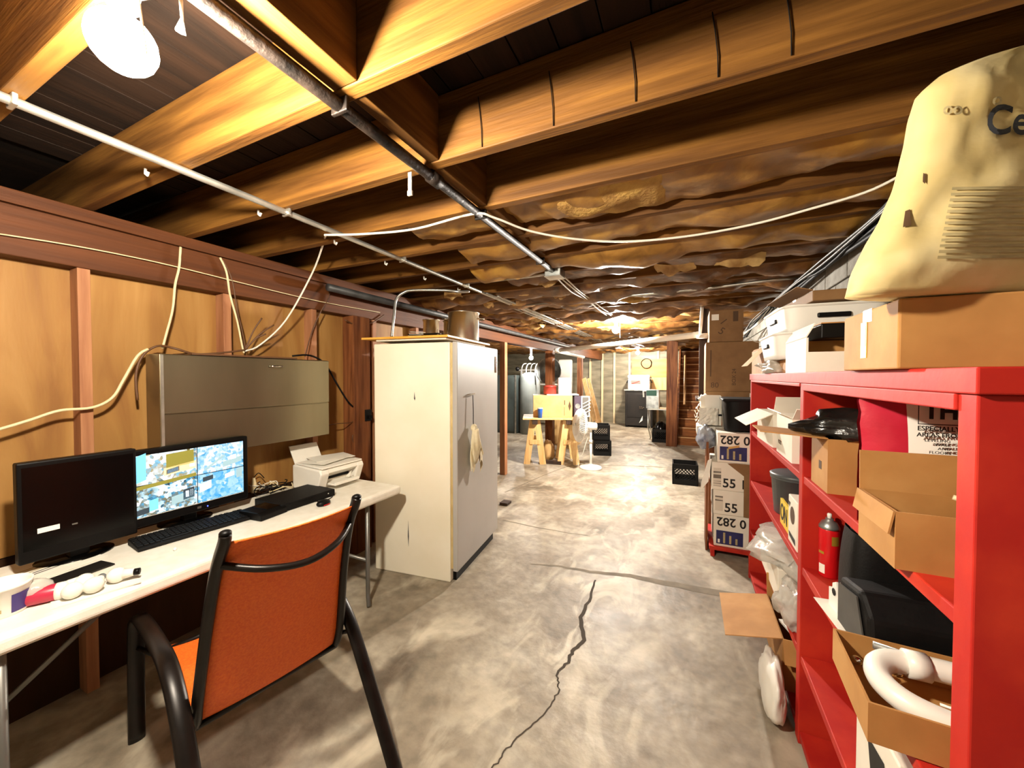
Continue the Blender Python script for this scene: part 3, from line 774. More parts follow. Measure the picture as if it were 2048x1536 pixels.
M().tube([(0, 0, .1), (.02, .02, .13), (.03, .05, .09)], .003, 5, smooth=4).build('lead', 'blackwire', tw)
# printer
pr = thing('printer', 'white inkjet printer with a raised paper support on the table', 'printer', (-2.375, 1.925, .741), 0)
body = [(-.15, -.19), (.14, -.17), (.145, -.15), (.145, .16), (.13, .185), (-.15, .185)]
M().prism([(-.15, -.185, .0), (.10, -.185, .0), (.145, -.185, .12), (.13, -.185, .15), (-.15, -.185, .165)], (0, .07, 0)).build('left_cheek', 'printerwhite', pr, bevel=.01)
M().prism([(-.15, .125, .0), (.10, .125, .0), (.145, .125, .12), (.13, .125, .15), (-.15, .125, .165)], (0, .06, 0)).build('right_cheek', 'printerwhite', pr, bevel=.01)
M().prism([(-.15, -.12, .0), (.06, -.12, .0), (.07, -.12, .055), (.055, -.12, .06), (.055, -.12, .075), (.14, -.12, .12), (.128, -.12, .15), (-.15, -.12, .165)], (0, .25, 0)).build('body', 'printerwhite', pr, bevel=.003)
M().box(.05, .062, -.11, .115, .058, .074).build('output_slot', 'black', pr)
M().obox((-.13, -.175, .166), (.27, 0, -.013), (0, .345, 0), (0, 0, .012)).build('scanner_lid', 'printerwhite', pr, bevel=.004)
M().box(.055, .165, -.1, .11, .03, .042).build('output_tray', 'printerwhite', pr, bevel=.003)
M().box(.16, .175, -.1, .11, .03, .05).build('tray_lip', 'printerwhite', pr, bevel=.003)
M().obox((-.16, -.15, .15), (-.012, 0, 0), (0, .22, 0), (-.07, 0, .13)).build('paper_support', 'printerwhite', pr, bevel=.003)
M().prism([(.09, .06, .05), (.13, .06, .05), (.15, .06, .1)], (0, .004, 0)).build('tray_sheet', 'paper', pr)
for i, (x, y, a) in enumerate(((-.02, -.02, .2), (-.05, .05, -.3))):
    tag(M().box(-.105, .105, -.14, .14, 0, .002).build('paper_sheet', 'paper', at=(-2.375 + x, 1.925 + y, .741 + .178 + i * .004), rz=a), ('flat white sheet of paper on the printer lid', 'turned white sheet of paper on top of the printer lid')[i], 'paper')
# left end of the table: tub, can, bulbs, papers, card
c = Z(6, 1225, .741)
tu = thing('plastic_tub', 'white plastic tub with a purple label at the table end', 'tub', c)
M().lathe([(.052, 0), (.055, .004), (.062, .088), (.066, .09), (.066, .1), (.062, .1), (.058, .092), (.05, .006), (.001, .005)], n=28).build('tub', 'plasticwhite', tu, smooth=True)
def arc_patch(r0, r1, z0, z1, a0, a1, n=8):
    return M().grid(lambda u, v: ((r0 + (r1 - r0) * v) * math.cos(a0 + (a1 - a0) * u), (r0 + (r1 - r0) * v) * math.sin(a0 + (a1 - a0) * u), z0 + (z1 - z0) * v), n, 1)
arc_patch(.0563, .0607, .01, .07, .1, 1.0).build('purple_label', 'purple', tu, smooth=True)
for k in range(3): arc_patch(.0566 + k * .001, .0576 + k * .001, .018 + k * .02, .03 + k * .02, -.85, -.25, 5).build('grey_print', 'inkgrey', tu, smooth=True)
c = Z(88, 1205, .741)
ca = thing('spool_can', 'red can with a white lid lying beside the tub', 'can', c, math.radians(60))
M().lathe([(.026, -.05), (.028, -.045), (.028, .03), (.026, .034)], (0, 0, .029), 20, 'x').build('can_body', 'pinkred', ca, smooth=True)
M().lathe([(.029, .03), (.029, .05), (.02, .056), (.001, .056)], (0, 0, .029), 20, 'x').build('lid', 'plasticwhite', ca, smooth=True)
M().sphere((-.03, .02, .045), .05, 14, 8, (1, .9, .7)).build('plastic_wrap', 'clearbag', ca, smooth=True)
c = Z(195, 1180, .741)
bp_ = thing('bulb_pack', 'clear tray of white light bulbs lying on the table', 'light bulbs', c, math.radians(75))
M().box(-.11, .11, -.055, .055, 0, .004).build('card_back', 'paper', bp_)
for k, (x, y, a) in enumerate(((-.06, -.02, 1.9), (-.01, -.025, 1.2), (.05, .01, -.4), (-.03, .035, 2.6))):
    d = Vector((math.cos(a), math.sin(a), 0)); cc = Vector((x, y, .032))
    bb = M().sphere(cc, .028, 14, 10).build('bulb', 'porcelain', bp_, smooth=True)
    M().tube([cc + d * .02, cc + d * .045, cc + d * .05], [.02, .014, .013], 10).build('bulb_neck', 'porcelain', bb, smooth=True)
    M().tube([cc + d * .05, cc + d * .066], .0125, 10).build('screw_cap', 'black' if k in (2, 3) else 'galv', bb, smooth=True)
c = Z(85, 1140, .7415)
tag(M().box(-.105, .105, -.15, .15, 0, .0015).build('paper_sheet', 'paper', at=c, rz=.2), 'white printed sheet under the switched-off monitor', 'paper')
c = Z(60, 1147, .744)
pp = thing('flyer', 'white flyer with dark print lines beside the tub', 'flyer', c, .25)
M().box(-.06, .06, -.12, .13, 0, .0012).build('sheet', 'paper', pp)
for k in range(5): M().box(.028 - k * .02, .034 - k * .02, -.1 + .02 * (k % 2), .1, .0013, .0018).build('print_line', 'ink' if k < 2 else 'inkgrey', pp)
c = Z(150, 1150, .742)
tag(M().box(-.045, .045, -.1, .1, 0, .006).build('dark_folder', 'darkiron', at=c, rz=.15, bevel=.002), 'thin dark brown folder lying beside the light bulbs', 'folder')
tag(M().sphere((0, 0, .007), .0075, 10, 8).build('white_bead', 'plasticwhite', at=Z(350, 1101, .741), smooth=True), 'tiny white bead on the table in front of the keyboard', 'bead')

# ================================================================== ORANGE CHAIR
ch = thing('sling_chair', 'orange mesh armchair with dark metal frame pulled up to the table', 'chair', (-1.62, .93, 0), math.radians(78.5))
HWc = .235
side = [(0, .30, .41), (0, .06, .385), (0, -.16, .375), (0, -.225, .40), (0, -.26, .5), (0, -.315, .75), (0, -.375, .94), (0, -.43, 1.035)]
def along(u):
    q = spline([Vector(p) for p in side], 8); t = u * (len(q) - 1); k = min(int(t), len(q) - 2)
    return q[k].lerp(q[k + 1], t - k)
def sling(u, v, u0, u1):
    p = along(u0 + (u1 - u0) * v); x = (u - .5) * 2
    wd = HWc - (.05 if p.z > .5 else 0) * (p.z - .5)
    sagn = (1 - x * x)
    return (x * (wd - .004), p.y - (.035 * sagn if p.z > .5 else 0) * min(1, (p.z - .5) * 3), p.z - (.02 * sagn if p.z <= .5 else 0))
M().grid(lambda u, v: sling(u, v, .0, .40), 12, 14).build('seat', 'sling', ch, smooth=True, solid=.004)
M().grid(lambda u, v: sling(u, v, .42, 1.0), 14, 20).build('backrest', 'sling', ch, smooth=True, solid=.004)
for sg in (-1, 1):
    pts = [Vector((sg * (HWc - (.05 if p[2] > .5 else 0) * (p[2] - .5)), p[1], p[2])) for p in side]
    r = M().tube(pts + [pts[-1] + Vector((0, -.012, .03))], .0165, 10, flat=(1, 1.25), smooth=5).build('back_rail', 'slingframe', ch, smooth=True)
    e = pts[-1] + Vector((0, -.013, .034))
    M().sphere(e, .0165, 10, 8, (1, 1, .6)).build('end_cap', 'black', r, smooth=True)
    xs = sg * (HWc + .045)
    M().tube([(xs, .42, .0), (xs, .405, .3), (xs, .39, .46), (xs, .35, .545), (xs, .24, .575), (xs, .03, .585), (xs, -.13, .57), (xs, -.25, .49), (xs, -.37, .33), (xs, -.585, .0)],
             .026, 12, flat=(1.05, .55), smooth=6).build('arm_and_legs', 'slingframe', ch, smooth=True)
    for (y, z, y2) in ((.28, .395, .40), (-.235, .44, -.29)):
        M().tube([(sg * HWc, y, z), (xs, y2, z + .01)], .009, 8).build('frame_joint', 'slingframe', ch, smooth=True)
M().tube([(-HWc, -.225, .385), (HWc, -.225, .385)], .012, 8).build('rear_crossbar', 'slingframe', ch, smooth=True)
M().tube([(-HWc, .29, .395), (HWc, .29, .395)], .012, 8).build('front_crossbar', 'slingframe', ch, smooth=True)
M().tube([(-HWc + .02, -.385, .96), (-HWc * .5, -.47, .935), (0, -.50, .92), (HWc * .5, -.47, .935), (HWc - .02, -.385, .96)], .0115, 8, smooth=6).build('curved_back_bar', 'slingframe', ch, smooth=True)

# ================================================================== FREEZER AND WHAT IS ON IT
FA = math.radians(7); Rb = Vector((-1.528, 2.316, 0))
ex, ey = Vector((math.cos(FA), math.sin(FA), 0)), Vector((-math.sin(FA), math.cos(FA), 0))
fz = thing('freezer', 'tall white upright freezer with a rag hung on its door', 'freezer', Rb - ex * .36 + ey * .425, FA)
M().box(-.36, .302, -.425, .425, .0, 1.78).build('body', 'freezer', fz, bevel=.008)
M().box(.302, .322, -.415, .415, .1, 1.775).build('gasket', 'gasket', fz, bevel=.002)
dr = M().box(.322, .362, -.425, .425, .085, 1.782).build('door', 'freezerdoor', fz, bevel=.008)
M().box(.3, .33, -.38, .38, .0, .08).build('kick_plate', 'black', fz)
M().box(.362, .366, .345, .385, 1.56, 1.71).build('badge', 'chrome', dr, bevel=.002)
text('P', .085, 'ink', dr, (.3665, .352, 1.64), FACE_XP, 'badge_mark')
M().tube([(.363, -.26, 1.385), (.385, -.25, 1.39), (.385, -.16, 1.39), (.363, -.15, 1.385)], .005, 6).build('broken_handle', 'chrome', dr)
for p in ((-.02, 1.36), (.0, .42)):
    pass
M().prism([(-.06, -.4262, .30), (-.055, -.4262, .42), (-.05, -.4262, .30), (-.054, -.4262, .22)], (0, .001, 0)).build('scratch', 'darkgreyp', fz)
M().prism([(.0, -.4262, 1.36), (.006, -.4262, 1.41), (.01, -.4262, 1.36), (.018, -.4262, 1.375), (.008, -.4262, 1.345)], (0, .001, 0)).build('scratch', 'darkgreyp', fz)
# rag
def fzp(x, y, z): return fz.location + ex * x + ey * y + Vector((0, 0, z))
rg = thing('rag', 'cream cotton rag hanging from a dark cord on the freezer door', 'rag', fzp(.375, -.2, 1.12))
def ragf(u, v):
    a = u * 2 * PI
    wd = .022 + .085 * min(1, v * 1.6) ** .8
    fold = 1 + (.16 * math.sin(6 * a + 3 * v) + .1 * math.sin(11 * a)) * min(1, v * 1.4)
    ln = .30 + .05 * math.sin(2 * a + .9) + .035 * math.sin(5 * a)
    return Vector((.03 + (.016 + .014 * v) * math.sin(a) * fold, 0, 0)) + ey * (wd * math.cos(a) * fold * (1 - .35 * v * v) + .035 * v) + Vector((0, 0, .02 - ln * v))
M().grid(lambda u, v: ragf(u, v), 72, 18, True).build('cloth', 'rag', rg, smooth=True)
M().grid(lambda u, v: ragf(.25 + .5 * u, .1 + .75 * v) + Vector((.02 + .01 * math.sin(9 * u), 0, .01)) + ey * (.05 * v - .02), 20, 10).build('corner_fold', 'rag', rg, smooth=True, solid=.003)
M().tube([Vector((.012, 0, .26)), Vector((.016, 0, .13)), Vector((.02, 0, .0)), ey * .03 + Vector((.05, 0, -.12)), ey * .04 + Vector((.055, 0, -.26))], .0035, 6, smooth=4).build('cord', 'blackwire', rg)
M().sphere((.022, 0, .005), .03, 12, 8, (.8, 1.1, 1)).build('knot', 'rag', rg, smooth=True)
# rack and board on top
rk = thing('wire_rack', 'white coated wire rack lying on top of the freezer', 'rack', fzp(-.05, 0, 1.783), FA)
M().tube([(-.27, -.44, .02), (.33, -.44, .02), (.33, .3, .02), (-.27, .3, .02), (-.27, -.44, .02)], .006, 6).build('rim', 'whitewire', rk)
for i in range(19): M().tube([(-.26 + i * .032, -.44, .02), (-.26 + i * .032, .3, .02)], .003, 5).build('wire', 'whitewire', rk)
M().box(-.2, -.18, -.2, .2, 0, .014).build('foot_bar', 'whitewire', rk); M().box(.24, .26, -.2, .2, 0, .014).build('foot_bar', 'whitewire', rk)
yb = M().box(-.42, .33, -.47, .36, 0, .016).build('board', 'yellowboard', at=fzp(-.02, 0, 1.812), rz=FA, bevel=.002)
tag(yb, 'thin yellow board lying over the rack on the freezer', 'board')
ZT = 1.829
def pot(c, r, h, label, handles=True, name='stock_pot'):
    t = thing(name, label, 'pot', c)
    M().lathe([(r * .96, 0), (r, .012), (r, h), (r + .007, h), (r + .007, h + .007), (r - .006, h + .006), (r - .008, .02), (.001, .018)], n=36).build('pot', 'potsteel', t, smooth=True)
    if handles:
        for a in (.35, .35 + PI):
            d = Vector((math.cos(a), math.sin(a), 0)); s = Vector((-d.y, d.x, 0))
            M().tube([d * r + s * .05 + Vector((0, 0, h - .05)), d * (r + .045) + s * .045 + Vector((0, 0, h - .045)), d * (r + .045) - s * .045 + Vector((0, 0, h - .045)), d * r - s * .05 + Vector((0, 0, h - .05))], .006, 8).build('handle', 'chrome', t, smooth=True)
            for q in (-.05, .05): M().sphere(d * (r + .002) + s * q + Vector((0, 0, h - .05)), .009, 8, 6).build('rivet', 'chrome', t, smooth=True)
    return t
pot(fzp(.185, .06, ZT), .13, .235, 'large shiny steel stock pot standing on the freezer')
pot(fzp(-.03, .26, ZT), .075, .2, 'slim steel pot behind the large stock pot', False, 'steel_pot')
pot(fzp(.115, .33, ZT), .055, .2, 'narrow steel canister close behind the large stock pot', False, 'steel_canister')
pot(fzp(-.27, .3, ZT), .075, .23, 'dull steel pot farthest left on the freezer', False, 'steel_pot')
ww = thing('wire_stand', 'small black and steel wire stand on the freezer beside the pots', 'stand', fzp(-.2, .05, ZT), FA)
M().box(-.1, .2, -.1, .1, .06, .068).build('tray', 'black', ww)
for x in (-.09, .19):
    for y in (-.09, .09): M().tube([(x, y, 0), (x, y, .1)], .004, 6).build('leg', 'chrome', ww)
for k in range(5): M().tube([(-.1 + k * .01, -.12, .01 + k * .018), (.02 + k * .02, -.14, .02 + k * .012)], .003, 5).build('wire', 'whitewire', ww)
o = M().tube([(0, 0, 0), (.0, .03, .08), (.01, .05, .1)], [.02, .02, .012], 8).build('white_clip', 'plasticwhite', at=fzp(-.31, .14, ZT + .0), smooth=True)
tag(o, 'small white plastic piece left of the pots on the freezer', 'plastic piece')
o = M().box(-.05, .05, -.06, .06, 0, .03).build('wood_offcut', 'darkpost', at=Z(1011, 1008, 0), bevel=.003)
tag(o, 'short wood offcut on the floor beside the freezer', 'wood block')

# ================================================================== RED SHELF
SX0, SX1, SYN, SYM, SYF, STOP = .425, .83, .875, 1.9, 3.36, 1.545
sh = thing('shelf_unit', 'long red painted wooden shelf unit along the block wall', 'shelf', (SX0, SYN, 0))
def shp(name, *b, bv=.003): return M().box(*b).build(name, 'red', sh, world=True, bevel=bv)
shp('end_panel', SX0, SX1, SYN, SYN + .05, 0, STOP - .045)
shp('divider', SX0, SX1, SYM, SYM + .05, 0, STOP - .045)
shp('end_panel', SX0, SX1, SYF - .04, SYF, 0, STOP - .045)
shp('top', SX0 - .006, SX1, SYN - .01, SYF + .01, STOP - .045, STOP)
shp('face_rail', SX0 - .004, SX0 + .02, SYN + .05, SYM, STOP - .075, STOP - .045)
shp('face_rail', SX0 - .004, SX0 + .02, SYM + .05, SYF - .04, STOP - .06, STOP - .045)
BZ = [1.12, .745, .375, .055]
for z in BZ:
    shp('shelf_board', SX0 + .004, SX1, SYN + .05, SYM, z - .03, z)
    shp('shelf_board', SX0 + .004, SX1, SYM + .05, SYF - .04, z - .03, z)
M().box(SX1, SX1 + .012, SYN, SYF, 0, STOP).build('back_panel', 'red', sh, world=True)

def carton(label, loc, w_, d_, h_, rz=0, mt='carton', flaps=(), open_=False, name='carton', tape=True, group=None, inn='cartonin'):
    """closed or open box; local x = w, y = d, base centre at loc. flaps: (side, angle from outward horizontal, length)"""
    t = thing(name, label, 'box', loc, rz, group)
    a, b = w_ / 2, d_ / 2
    if not open_:
        M().box(-a, a, -b, b, 0, h_).build('body', mt, t, bevel=.004)
        if tape: M().box(-a - .0006, a + .0006, -.025, .025, h_ * .8, h_ + .0008).build('tape', 'tape', t)
    else:
        th = .005; m = M()
        m.box(-a, a, -b, b, 0, th); m.box(-a, -a + th, -b, b, th, h_); m.box(a - th, a, -b, b, th, h_)
        m.box(-a + th, a - th, -b, -b + th, th, h_); m.box(-a + th, a - th, b - th, b, th, h_)
        m.build('body', mt, t)
    for sd, an, ln in flaps:
        an = math.radians(an); c, s = math.cos(an) * ln, math.sin(an) * ln
        if sd == 'x-': q = [(-a, -b, h_), (0, 2 * b, 0), (-c, 0, s)]
        if sd == 'x+': q = [(a, -b, h_), (0, 2 * b, 0), (c, 0, s)]
        if sd == 'y-': q = [(-a, -b, h_), (2 * a, 0, 0), (0, -c, s)]
        if sd == 'y+': q = [(-a, b, h_), (2 * a, 0, 0), (0, c, s)]
        o_, e1_, e2_ = map(Vector, q); nrm = e1_.cross(e2_).normalized() * .004
        M().obox(o_, e1_, e2_, nrm).build('flap', mt, t)
    return t

# ---- on top of the shelf
cb_ = carton('brown carton carrying the cement bag on the red shelf', (.62, 1.225, STOP), .44, .31, .148, 0, 'carton')
M().box(-.2215, -.2205, .0, .035, .03, .12).build('yellow_sticker', 'yellow', cb_)
M().box(-.2222, -.2214, .006, .028, .06, .11).build('white_sticker', 'sticker', cb_)
# cement bag: traced outline on its own standing plane, with a real thickness
A0 = Z(1700, 592, STOP + .152); fh = Vector((-math.sin(YAW), math.cos(YAW), 0))
dist_ = (A0 - EYE).dot(fh)
def bagpt(px, py):
    d = ray(px, py); q = EYE + d * (dist_ / d.dot(fh)); return ((q - A0).dot(rt), q.z - A0.z)
lef = [bagpt(*p) for p in ((1703, 594), (1722, 540), (1752, 480), (1782, 430), (1806, 372), (1822, 320), (1834, 270), (1840, 220), (1852, 178), (1890, 145), (1960, 116), (2045, 88))]
hgt = lef[-1][1]
def lx(z):
    for (x0, z0), (x1, z1) in zip(lef, lef[1:]):
        if z <= z1: return x0 + (x1 - x0) * (z - z0) / max(1e-6, z1 - z0)
    return lef[-1][0]
RX = .56
cbag = thing('cement_bag', 'slumped tan paper cement bag standing on the carton', 'bag', A0 + rt * .2)
def bagf(u, v):
    z = hgt * (v ** 1.0) * .999; l = lx(max(0, z)); r_ = RX - .06 * v - (.0 if v < .9 else (v - .9) * .6)
    a = 2 * PI * u; cx, sx_ = math.cos(a), math.sin(a)
    c_ = (l + r_) / 2; hw_ = max(.01, (r_ - l) / 2)
    cs = math.copysign(abs(cx) ** .75, cx); ss = math.copysign(abs(sx_) ** .9, sx_)
    tk = .075 * (1 - .25 * v) * min(1, math.sqrt(max(0.02, (1 - v) * 5))) * min(1, .72 + v * 3)
    wr_ = .010 * noise.noise(Vector((c_ * 4 + cx * 1.6, z * 8, sx_))) + .007 * noise.noise(Vector((cx * 5, z * 16, 4))) + .010 * (.3 - abs(noise.noise(Vector((cx * 3 + z * 4, z * 7 - cx * 2, 9)))))
    q = A0 + rt * (c_ + hw_ * cs) + fh * (.01 + (tk + wr_) * ss) + Vector((0, 0, z))
    return q
sk_ = M().grid(bagf, 64, 44, True); sk_.f += [tuple(range(64)), tuple(64 * 44 + i for i in range(64))]
sk_.build('sack', 'bagpaper', cbag, smooth=True, world=True)
def bagfront(px, py, off=.004):
    # the point of the sack's front seen at this pixel: search the sack's own surface
    v = max(.001, min(.99, bagpt(px, py)[1] / hgt)); best = None
    for it in range(3):
        best = None
        for lo_, hi_, n_ in ((.5, 1, 50), (None, None, 30)):
            if lo_ is None: lo_, hi_ = best[4] - .012, best[4] + .012
            for k in range(n_):
                u_ = lo_ + (hi_ - lo_) * k / (n_ - 1); q = bagf(u_, v); r_ = q - EYE; D = r_.dot(fw)
                e_ = abs(1024 + F * r_.dot(rt) / D - px)
                if best is None or e_ < best[0]: best = (e_, q, 768 - F * r_.dot(up) / D, D, u_)
        v = max(.001, min(.99, v + (best[2] - py) * best[3] / F / hgt))
    return best[1] - fh * off
def bagpatch(name, mt, c, nu=10, nv=4):
    p = [Vector((a_, b_)) for a_, b_ in c]
    def fn(u, v):
        q = (p[0] * (1 - u) + p[1] * u) * (1 - v) + (p[3] * (1 - u) + p[2] * u) * v
        return bagfront(q.x, q.y)
    return M().grid(fn, nu, nv).build(name, mt, cbag, smooth=True, world=True)
def bagletter(s_, px, py, size, squash=1.0, mt_='cementink'):
    # lettering wrapped on the sack: take the font outline and lay each point on the surface
    cu = bpy.data.curves.new('l', 'FONT'); cu.body = s_; cu.size = 1; cu.offset = .02; cu.align_y = 'CENTER'; cu.resolution_u = 4; cu.shear = .12
    tt = bpy.data.objects.new('tmp', cu); COL.objects.link(tt)
    me = bpy.data.meshes.new_from_object(tt.evaluated_get(bpy.context.evaluated_depsgraph_get())); bpy.data.objects.remove(tt)
    bm2 = bmesh.new(); bm2.from_mesh(me); bmesh.ops.triangulate(bm2, faces=bm2.faces)
    bmesh.ops.subdivide_edges(bm2, edges=[e for e in bm2.edges if e.calc_length() > .15], cuts=2)
    m = M()
    vs_ = [bagfront(px + q.co.x * size * squash, py - q.co.y * size, .006) for q in bm2.verts]; bm2.verts.index_update()
    m.add(vs_, [tuple(x.index for x in f.verts) for f in bm2.faces]); bm2.free()
    m.build('lettering', mt_, cbag, world=True)
bagletter('Cement', 1962, 247, 82, .9); bagletter('oo', 1878, 222, 36, 1, 'inkgrey'); bagletter('o', 1976, 204, 36, 1, 'inkgrey')
for r_ in range(13):
    bagpatch('print_line', 'inkgrey', [(1900 - r_ * 2.4, 376 + r_ * 11.4), (2070, 374 + r_ * 11.4), (2070, 380 + r_ * 11.4), (1899 - r_ * 2.4, 382 + r_ * 11.4)], 8, 1)
bagpatch('tear', 'inkbrown', [(1806, 424), (1816, 420), (1818, 452), (1802, 456)], 3, 3)
bagpatch('tear', 'inkbrown', [(1842, 348), (1847, 350), (1846, 370), (1841, 366)], 2, 2)

# white half-open carton, two white bins with handle slots, brown cartons behind, crumpled plastic
tw_ = thing('carton', 'half-open white carton with a brown lining on the red shelf', 'box', (.58, 2.07, STOP))
m = M(); m.box(-.15, .15, -.18, .18, 0, .005); m.box(-.15, -.144, -.18, .18, .005, .14); m.box(.144, .15, -.18, .18, .005, .14); m.box(-.144, .144, .174, .18, .005, .14); m.box(-.144, .144, -.18, -.174, .005, .082)
m.build('body', 'whitecarton', tw_)
M().box(-.142, .142, -.05, .172, .006, .135).build('lining', 'carton', tw_); M().box(-.10, .142, -.165, .16, .137, .195).build('black_insert', 'black', tw_, bevel=.004)
M().box(-.10, .142, -.165, .16, .1955, .2).build('insert_lid', 'carton', tw_)
M().obox((-.15, -.18, .14), (0, .36, 0), (.028, .0, .055), (-.003, 0, .003)).build('flap', 'whitecarton', tw_)
M().box(-.1515, -.1502, -.18, -.16, .0, .139).build('corner_tape', 'paper', tw_)
def bin_(label, loc, rz, w_=.42, l_=.50, h_=.13):
    t = thing('storage_bin', label, 'bin', loc, rz, 'white bins on the red shelf')
    def fn(u, v):
        a = 2 * PI * u; e = .28
        cx = math.copysign(abs(math.cos(a)) ** e, math.cos(a)); sy = math.copysign(abs(math.sin(a)) ** e, math.sin(a))
        k = .90 + .1 * v
        return (cx * w_ / 2 * k, sy * l_ / 2 * k, h_ * v)
    body = M().grid(fn, 48, 6, True)
    body.f.append(tuple(range(48))[::-1])
    body.build('tub', 'plasticwhite', t, smooth=True)
    M().grid(lambda u, v: Vector(fn(u, 1)) * (1 + .03 * math.sin(PI * v)) + Vector((0, 0, .012 * v - .012)), 48, 4, True).build('rim', 'plasticwhite', t, smooth=True)
    M().box(-.075, .055, -l_ / 2 * .985 - .004, -l_ / 2 * .985 + .01, h_ * .48, h_ * .66).build('handle_slot', 'black', t, bevel=.006)
    M().box(-w_ / 2 * .975 - .006, -w_ / 2 * .975 + .01, -.065, .065, h_ * .48, h_ * .66).build('handle_slot', 'black', t, bevel=.006)
    return t
carton('low brown carton under the white bins on the red shelf', (.63, 2.56, STOP), .34, .42, .072, 0, 'carton', tape=False)
bin_('lower white plastic bin with a dark handle slot behind the white carton', (.60, 2.56, STOP + .075), .0)
bin_('upper white plastic bin stacked on the other white bin', (.625, 2.53, STOP + .205), .04)
ca_ = carton('brown carton on the far end of the shelf with a raised flap', (.60, 3.07, STOP), .34, .42, .16, .05, 'carton', [('x-', 128, .02), ('y-', 40, .12)], True)
M().obox((-.17, -.21, .16), (0, .22, 0), (-.10, 0, -.11), (.004, 0, .004)).build('hanging_flap', 'cartonlight', ca_)
carton('flattened brown carton lying on the white bins', (.66, 2.50, STOP + .342), .3, .5, .05, .08, 'cartondark', [('x-', 15, .07)], False)
def crumple(label, loc, sx, sy, sz, mt, cat='bag', name='plastic_bag', seed=1., amp=.35, n=26, m=14, floorcut=True, rz=0):
    def fn(u, v):
        a, b = 2 * PI * u, PI * (v * .998 + .001)
        d = Vector((math.sin(b) * math.cos(a), math.sin(b) * math.sin(a), -math.cos(b)))
        k = 1 + amp * (noise.noise(d * 1.7 + Vector((seed, 0, 0))) + .6 * noise.noise(d * 4.1 + Vector((0, seed, 0))) + .35 * abs(noise.noise(d * 8 + Vector((seed, seed, 0)))))
        q = Vector((d.x * sx * k, d.y * sy * k, d.z * sz * k + sz * .8))
        if floorcut: q.z = max(0, q.z)
        return q
    o = M().grid(fn, n, m, True).build(name, mt, at=loc, smooth=True, rz=rz)
    return tag(o, label, cat)
crumple('crumpled clear plastic wrap at the far edge of the shelf top', (.455, 2.72, STOP + .001), .06, .2, .045, 'clearbag', 'plastic wrap', seed=3.3, amp=.6)

# ---- near bay, upper compartment
cc_ = carton('open brown carton with a flap stretched out to the left', (.575, 1.745, BZ[0]), .27, .19, .19, 0, 'carton', [('x-', 4, .2), ('y+', 80, .05)], True)
M().box(-.02, .005, -.0958, -.0952, .07, .085).build('print_mark', 'ink', cc_); M().box(.03, .045, -.0958, -.0952, .055, .07).build('print_mark', 'inkbrown', cc_)
M().box(-.02, .09, -.0958, -.0952, .025, .033).build('print_mark', 'inkbrown', cc_)
M().box(-.1358, -.1352, -.03, .0, .07, .1).build('print_mark', 'inkbrown', cc_)
crumple('crumpled shiny black plastic bag on the open carton', (.60, 1.735, BZ[0] + .175), .22, .10, .065, 'blackbag', seed=8.1, amp=.35)
mb = thing('mortar_bag', 'red and white bag of mortar mix standing in the shelf', 'bag', (.62, 1.37, BZ[0] + .001), 0)
def mbf(u, v, x0=-.185, x1=.19, off=0, red=False):
    x = x0 + (x1 - x0) * u; z = .37 * v
    edge = min(1, 5 * min(u + .06, 1.02 - u)) if red else 1
    bul = .055 * math.sin(PI * min(1, max(0, (x + .19) / .38))) ** .5 * (math.sin(PI * min(1, .15 + .8 * v)) ** .5)
    return (x + (.012 * noise.noise(Vector((v * 6, 2, 1))) if red and u < .5 else 0), -bul - off - .006 * noise.noise(Vector((x * 12, z * 12, 3))), z)
def closed(fn, thick):
    m = M(); m.grid(fn, 14, 12); m.grid(lambda u, v: Vector(fn(u, v)) * 1 + Vector((0, -2 * fn(u, v)[1] + thick * 0, 0)), 14, 12); return m
closed(lambda u, v: mbf(u, v, -.10), 0).build('white_part', 'whitebag', mb, smooth=True)
closed(lambda u, v: mbf(u, v, -.185, -.10, 0, True), 0).build('red_part', 'redbag', mb, smooth=True)
def mtext(s, size, x, z, al='LEFT', bold=.0, sx=1):
    y = mbf((x + .185 + .03) / .375, z / .37)[1]
    return text(s, size, 'ink', mb, (x, y - .012, z), FACE_Y, 'lettering', sx, bold, al)
mtext('THIN', .056, -.074, .318, bold=.0018, sx=.85)
mtext('ESPECIALLY', .0165, -.088, .275, bold=.0003, sx=.92); mtext('AREAS FROM', .0145, -.09, .259, bold=.0002, sx=1.0)
for k, s_ in enumerate(('LEVELING', 'WALL', 'AND', 'FLOORS')): mtext(s_, .0095, -.03, .246 - k * .0098, 'RIGHT', 0, 1.15)
for b_ in ((-.094, -.0925, .288, .352), (-.094, .05, .287, .289), (-.015, -.013, .2, .236), (-.015, .05, .235, .237)):
    M().box(b_[0], b_[1], -.072, -.071, b_[2], b_[3]).build('printed_frame', 'ink', mb)
# near open carton
cn = carton('open brown carton at the front edge of the shelf with a raised back flap', (.575, 1.16, BZ[0]), .35, .19, .122, 0, 'carton', [('y+', 88, .098), ('x-', -80, .05)], True)
crumple('cream cloth bundle with a loose string inside the front carton', (.66, 1.16, BZ[0] + .085), .09, .06, .075, 'rag', 'cloth', 'cloth_bundle', seed=2.2, amp=.15)
run('cord', [(.61, 1.14, 1.25), (.56, 1.13, 1.257), (.52, 1.14, 1.268)], .006, 'creamwire', 'short cream string end lying over the front carton', 'cord', 6, 4)
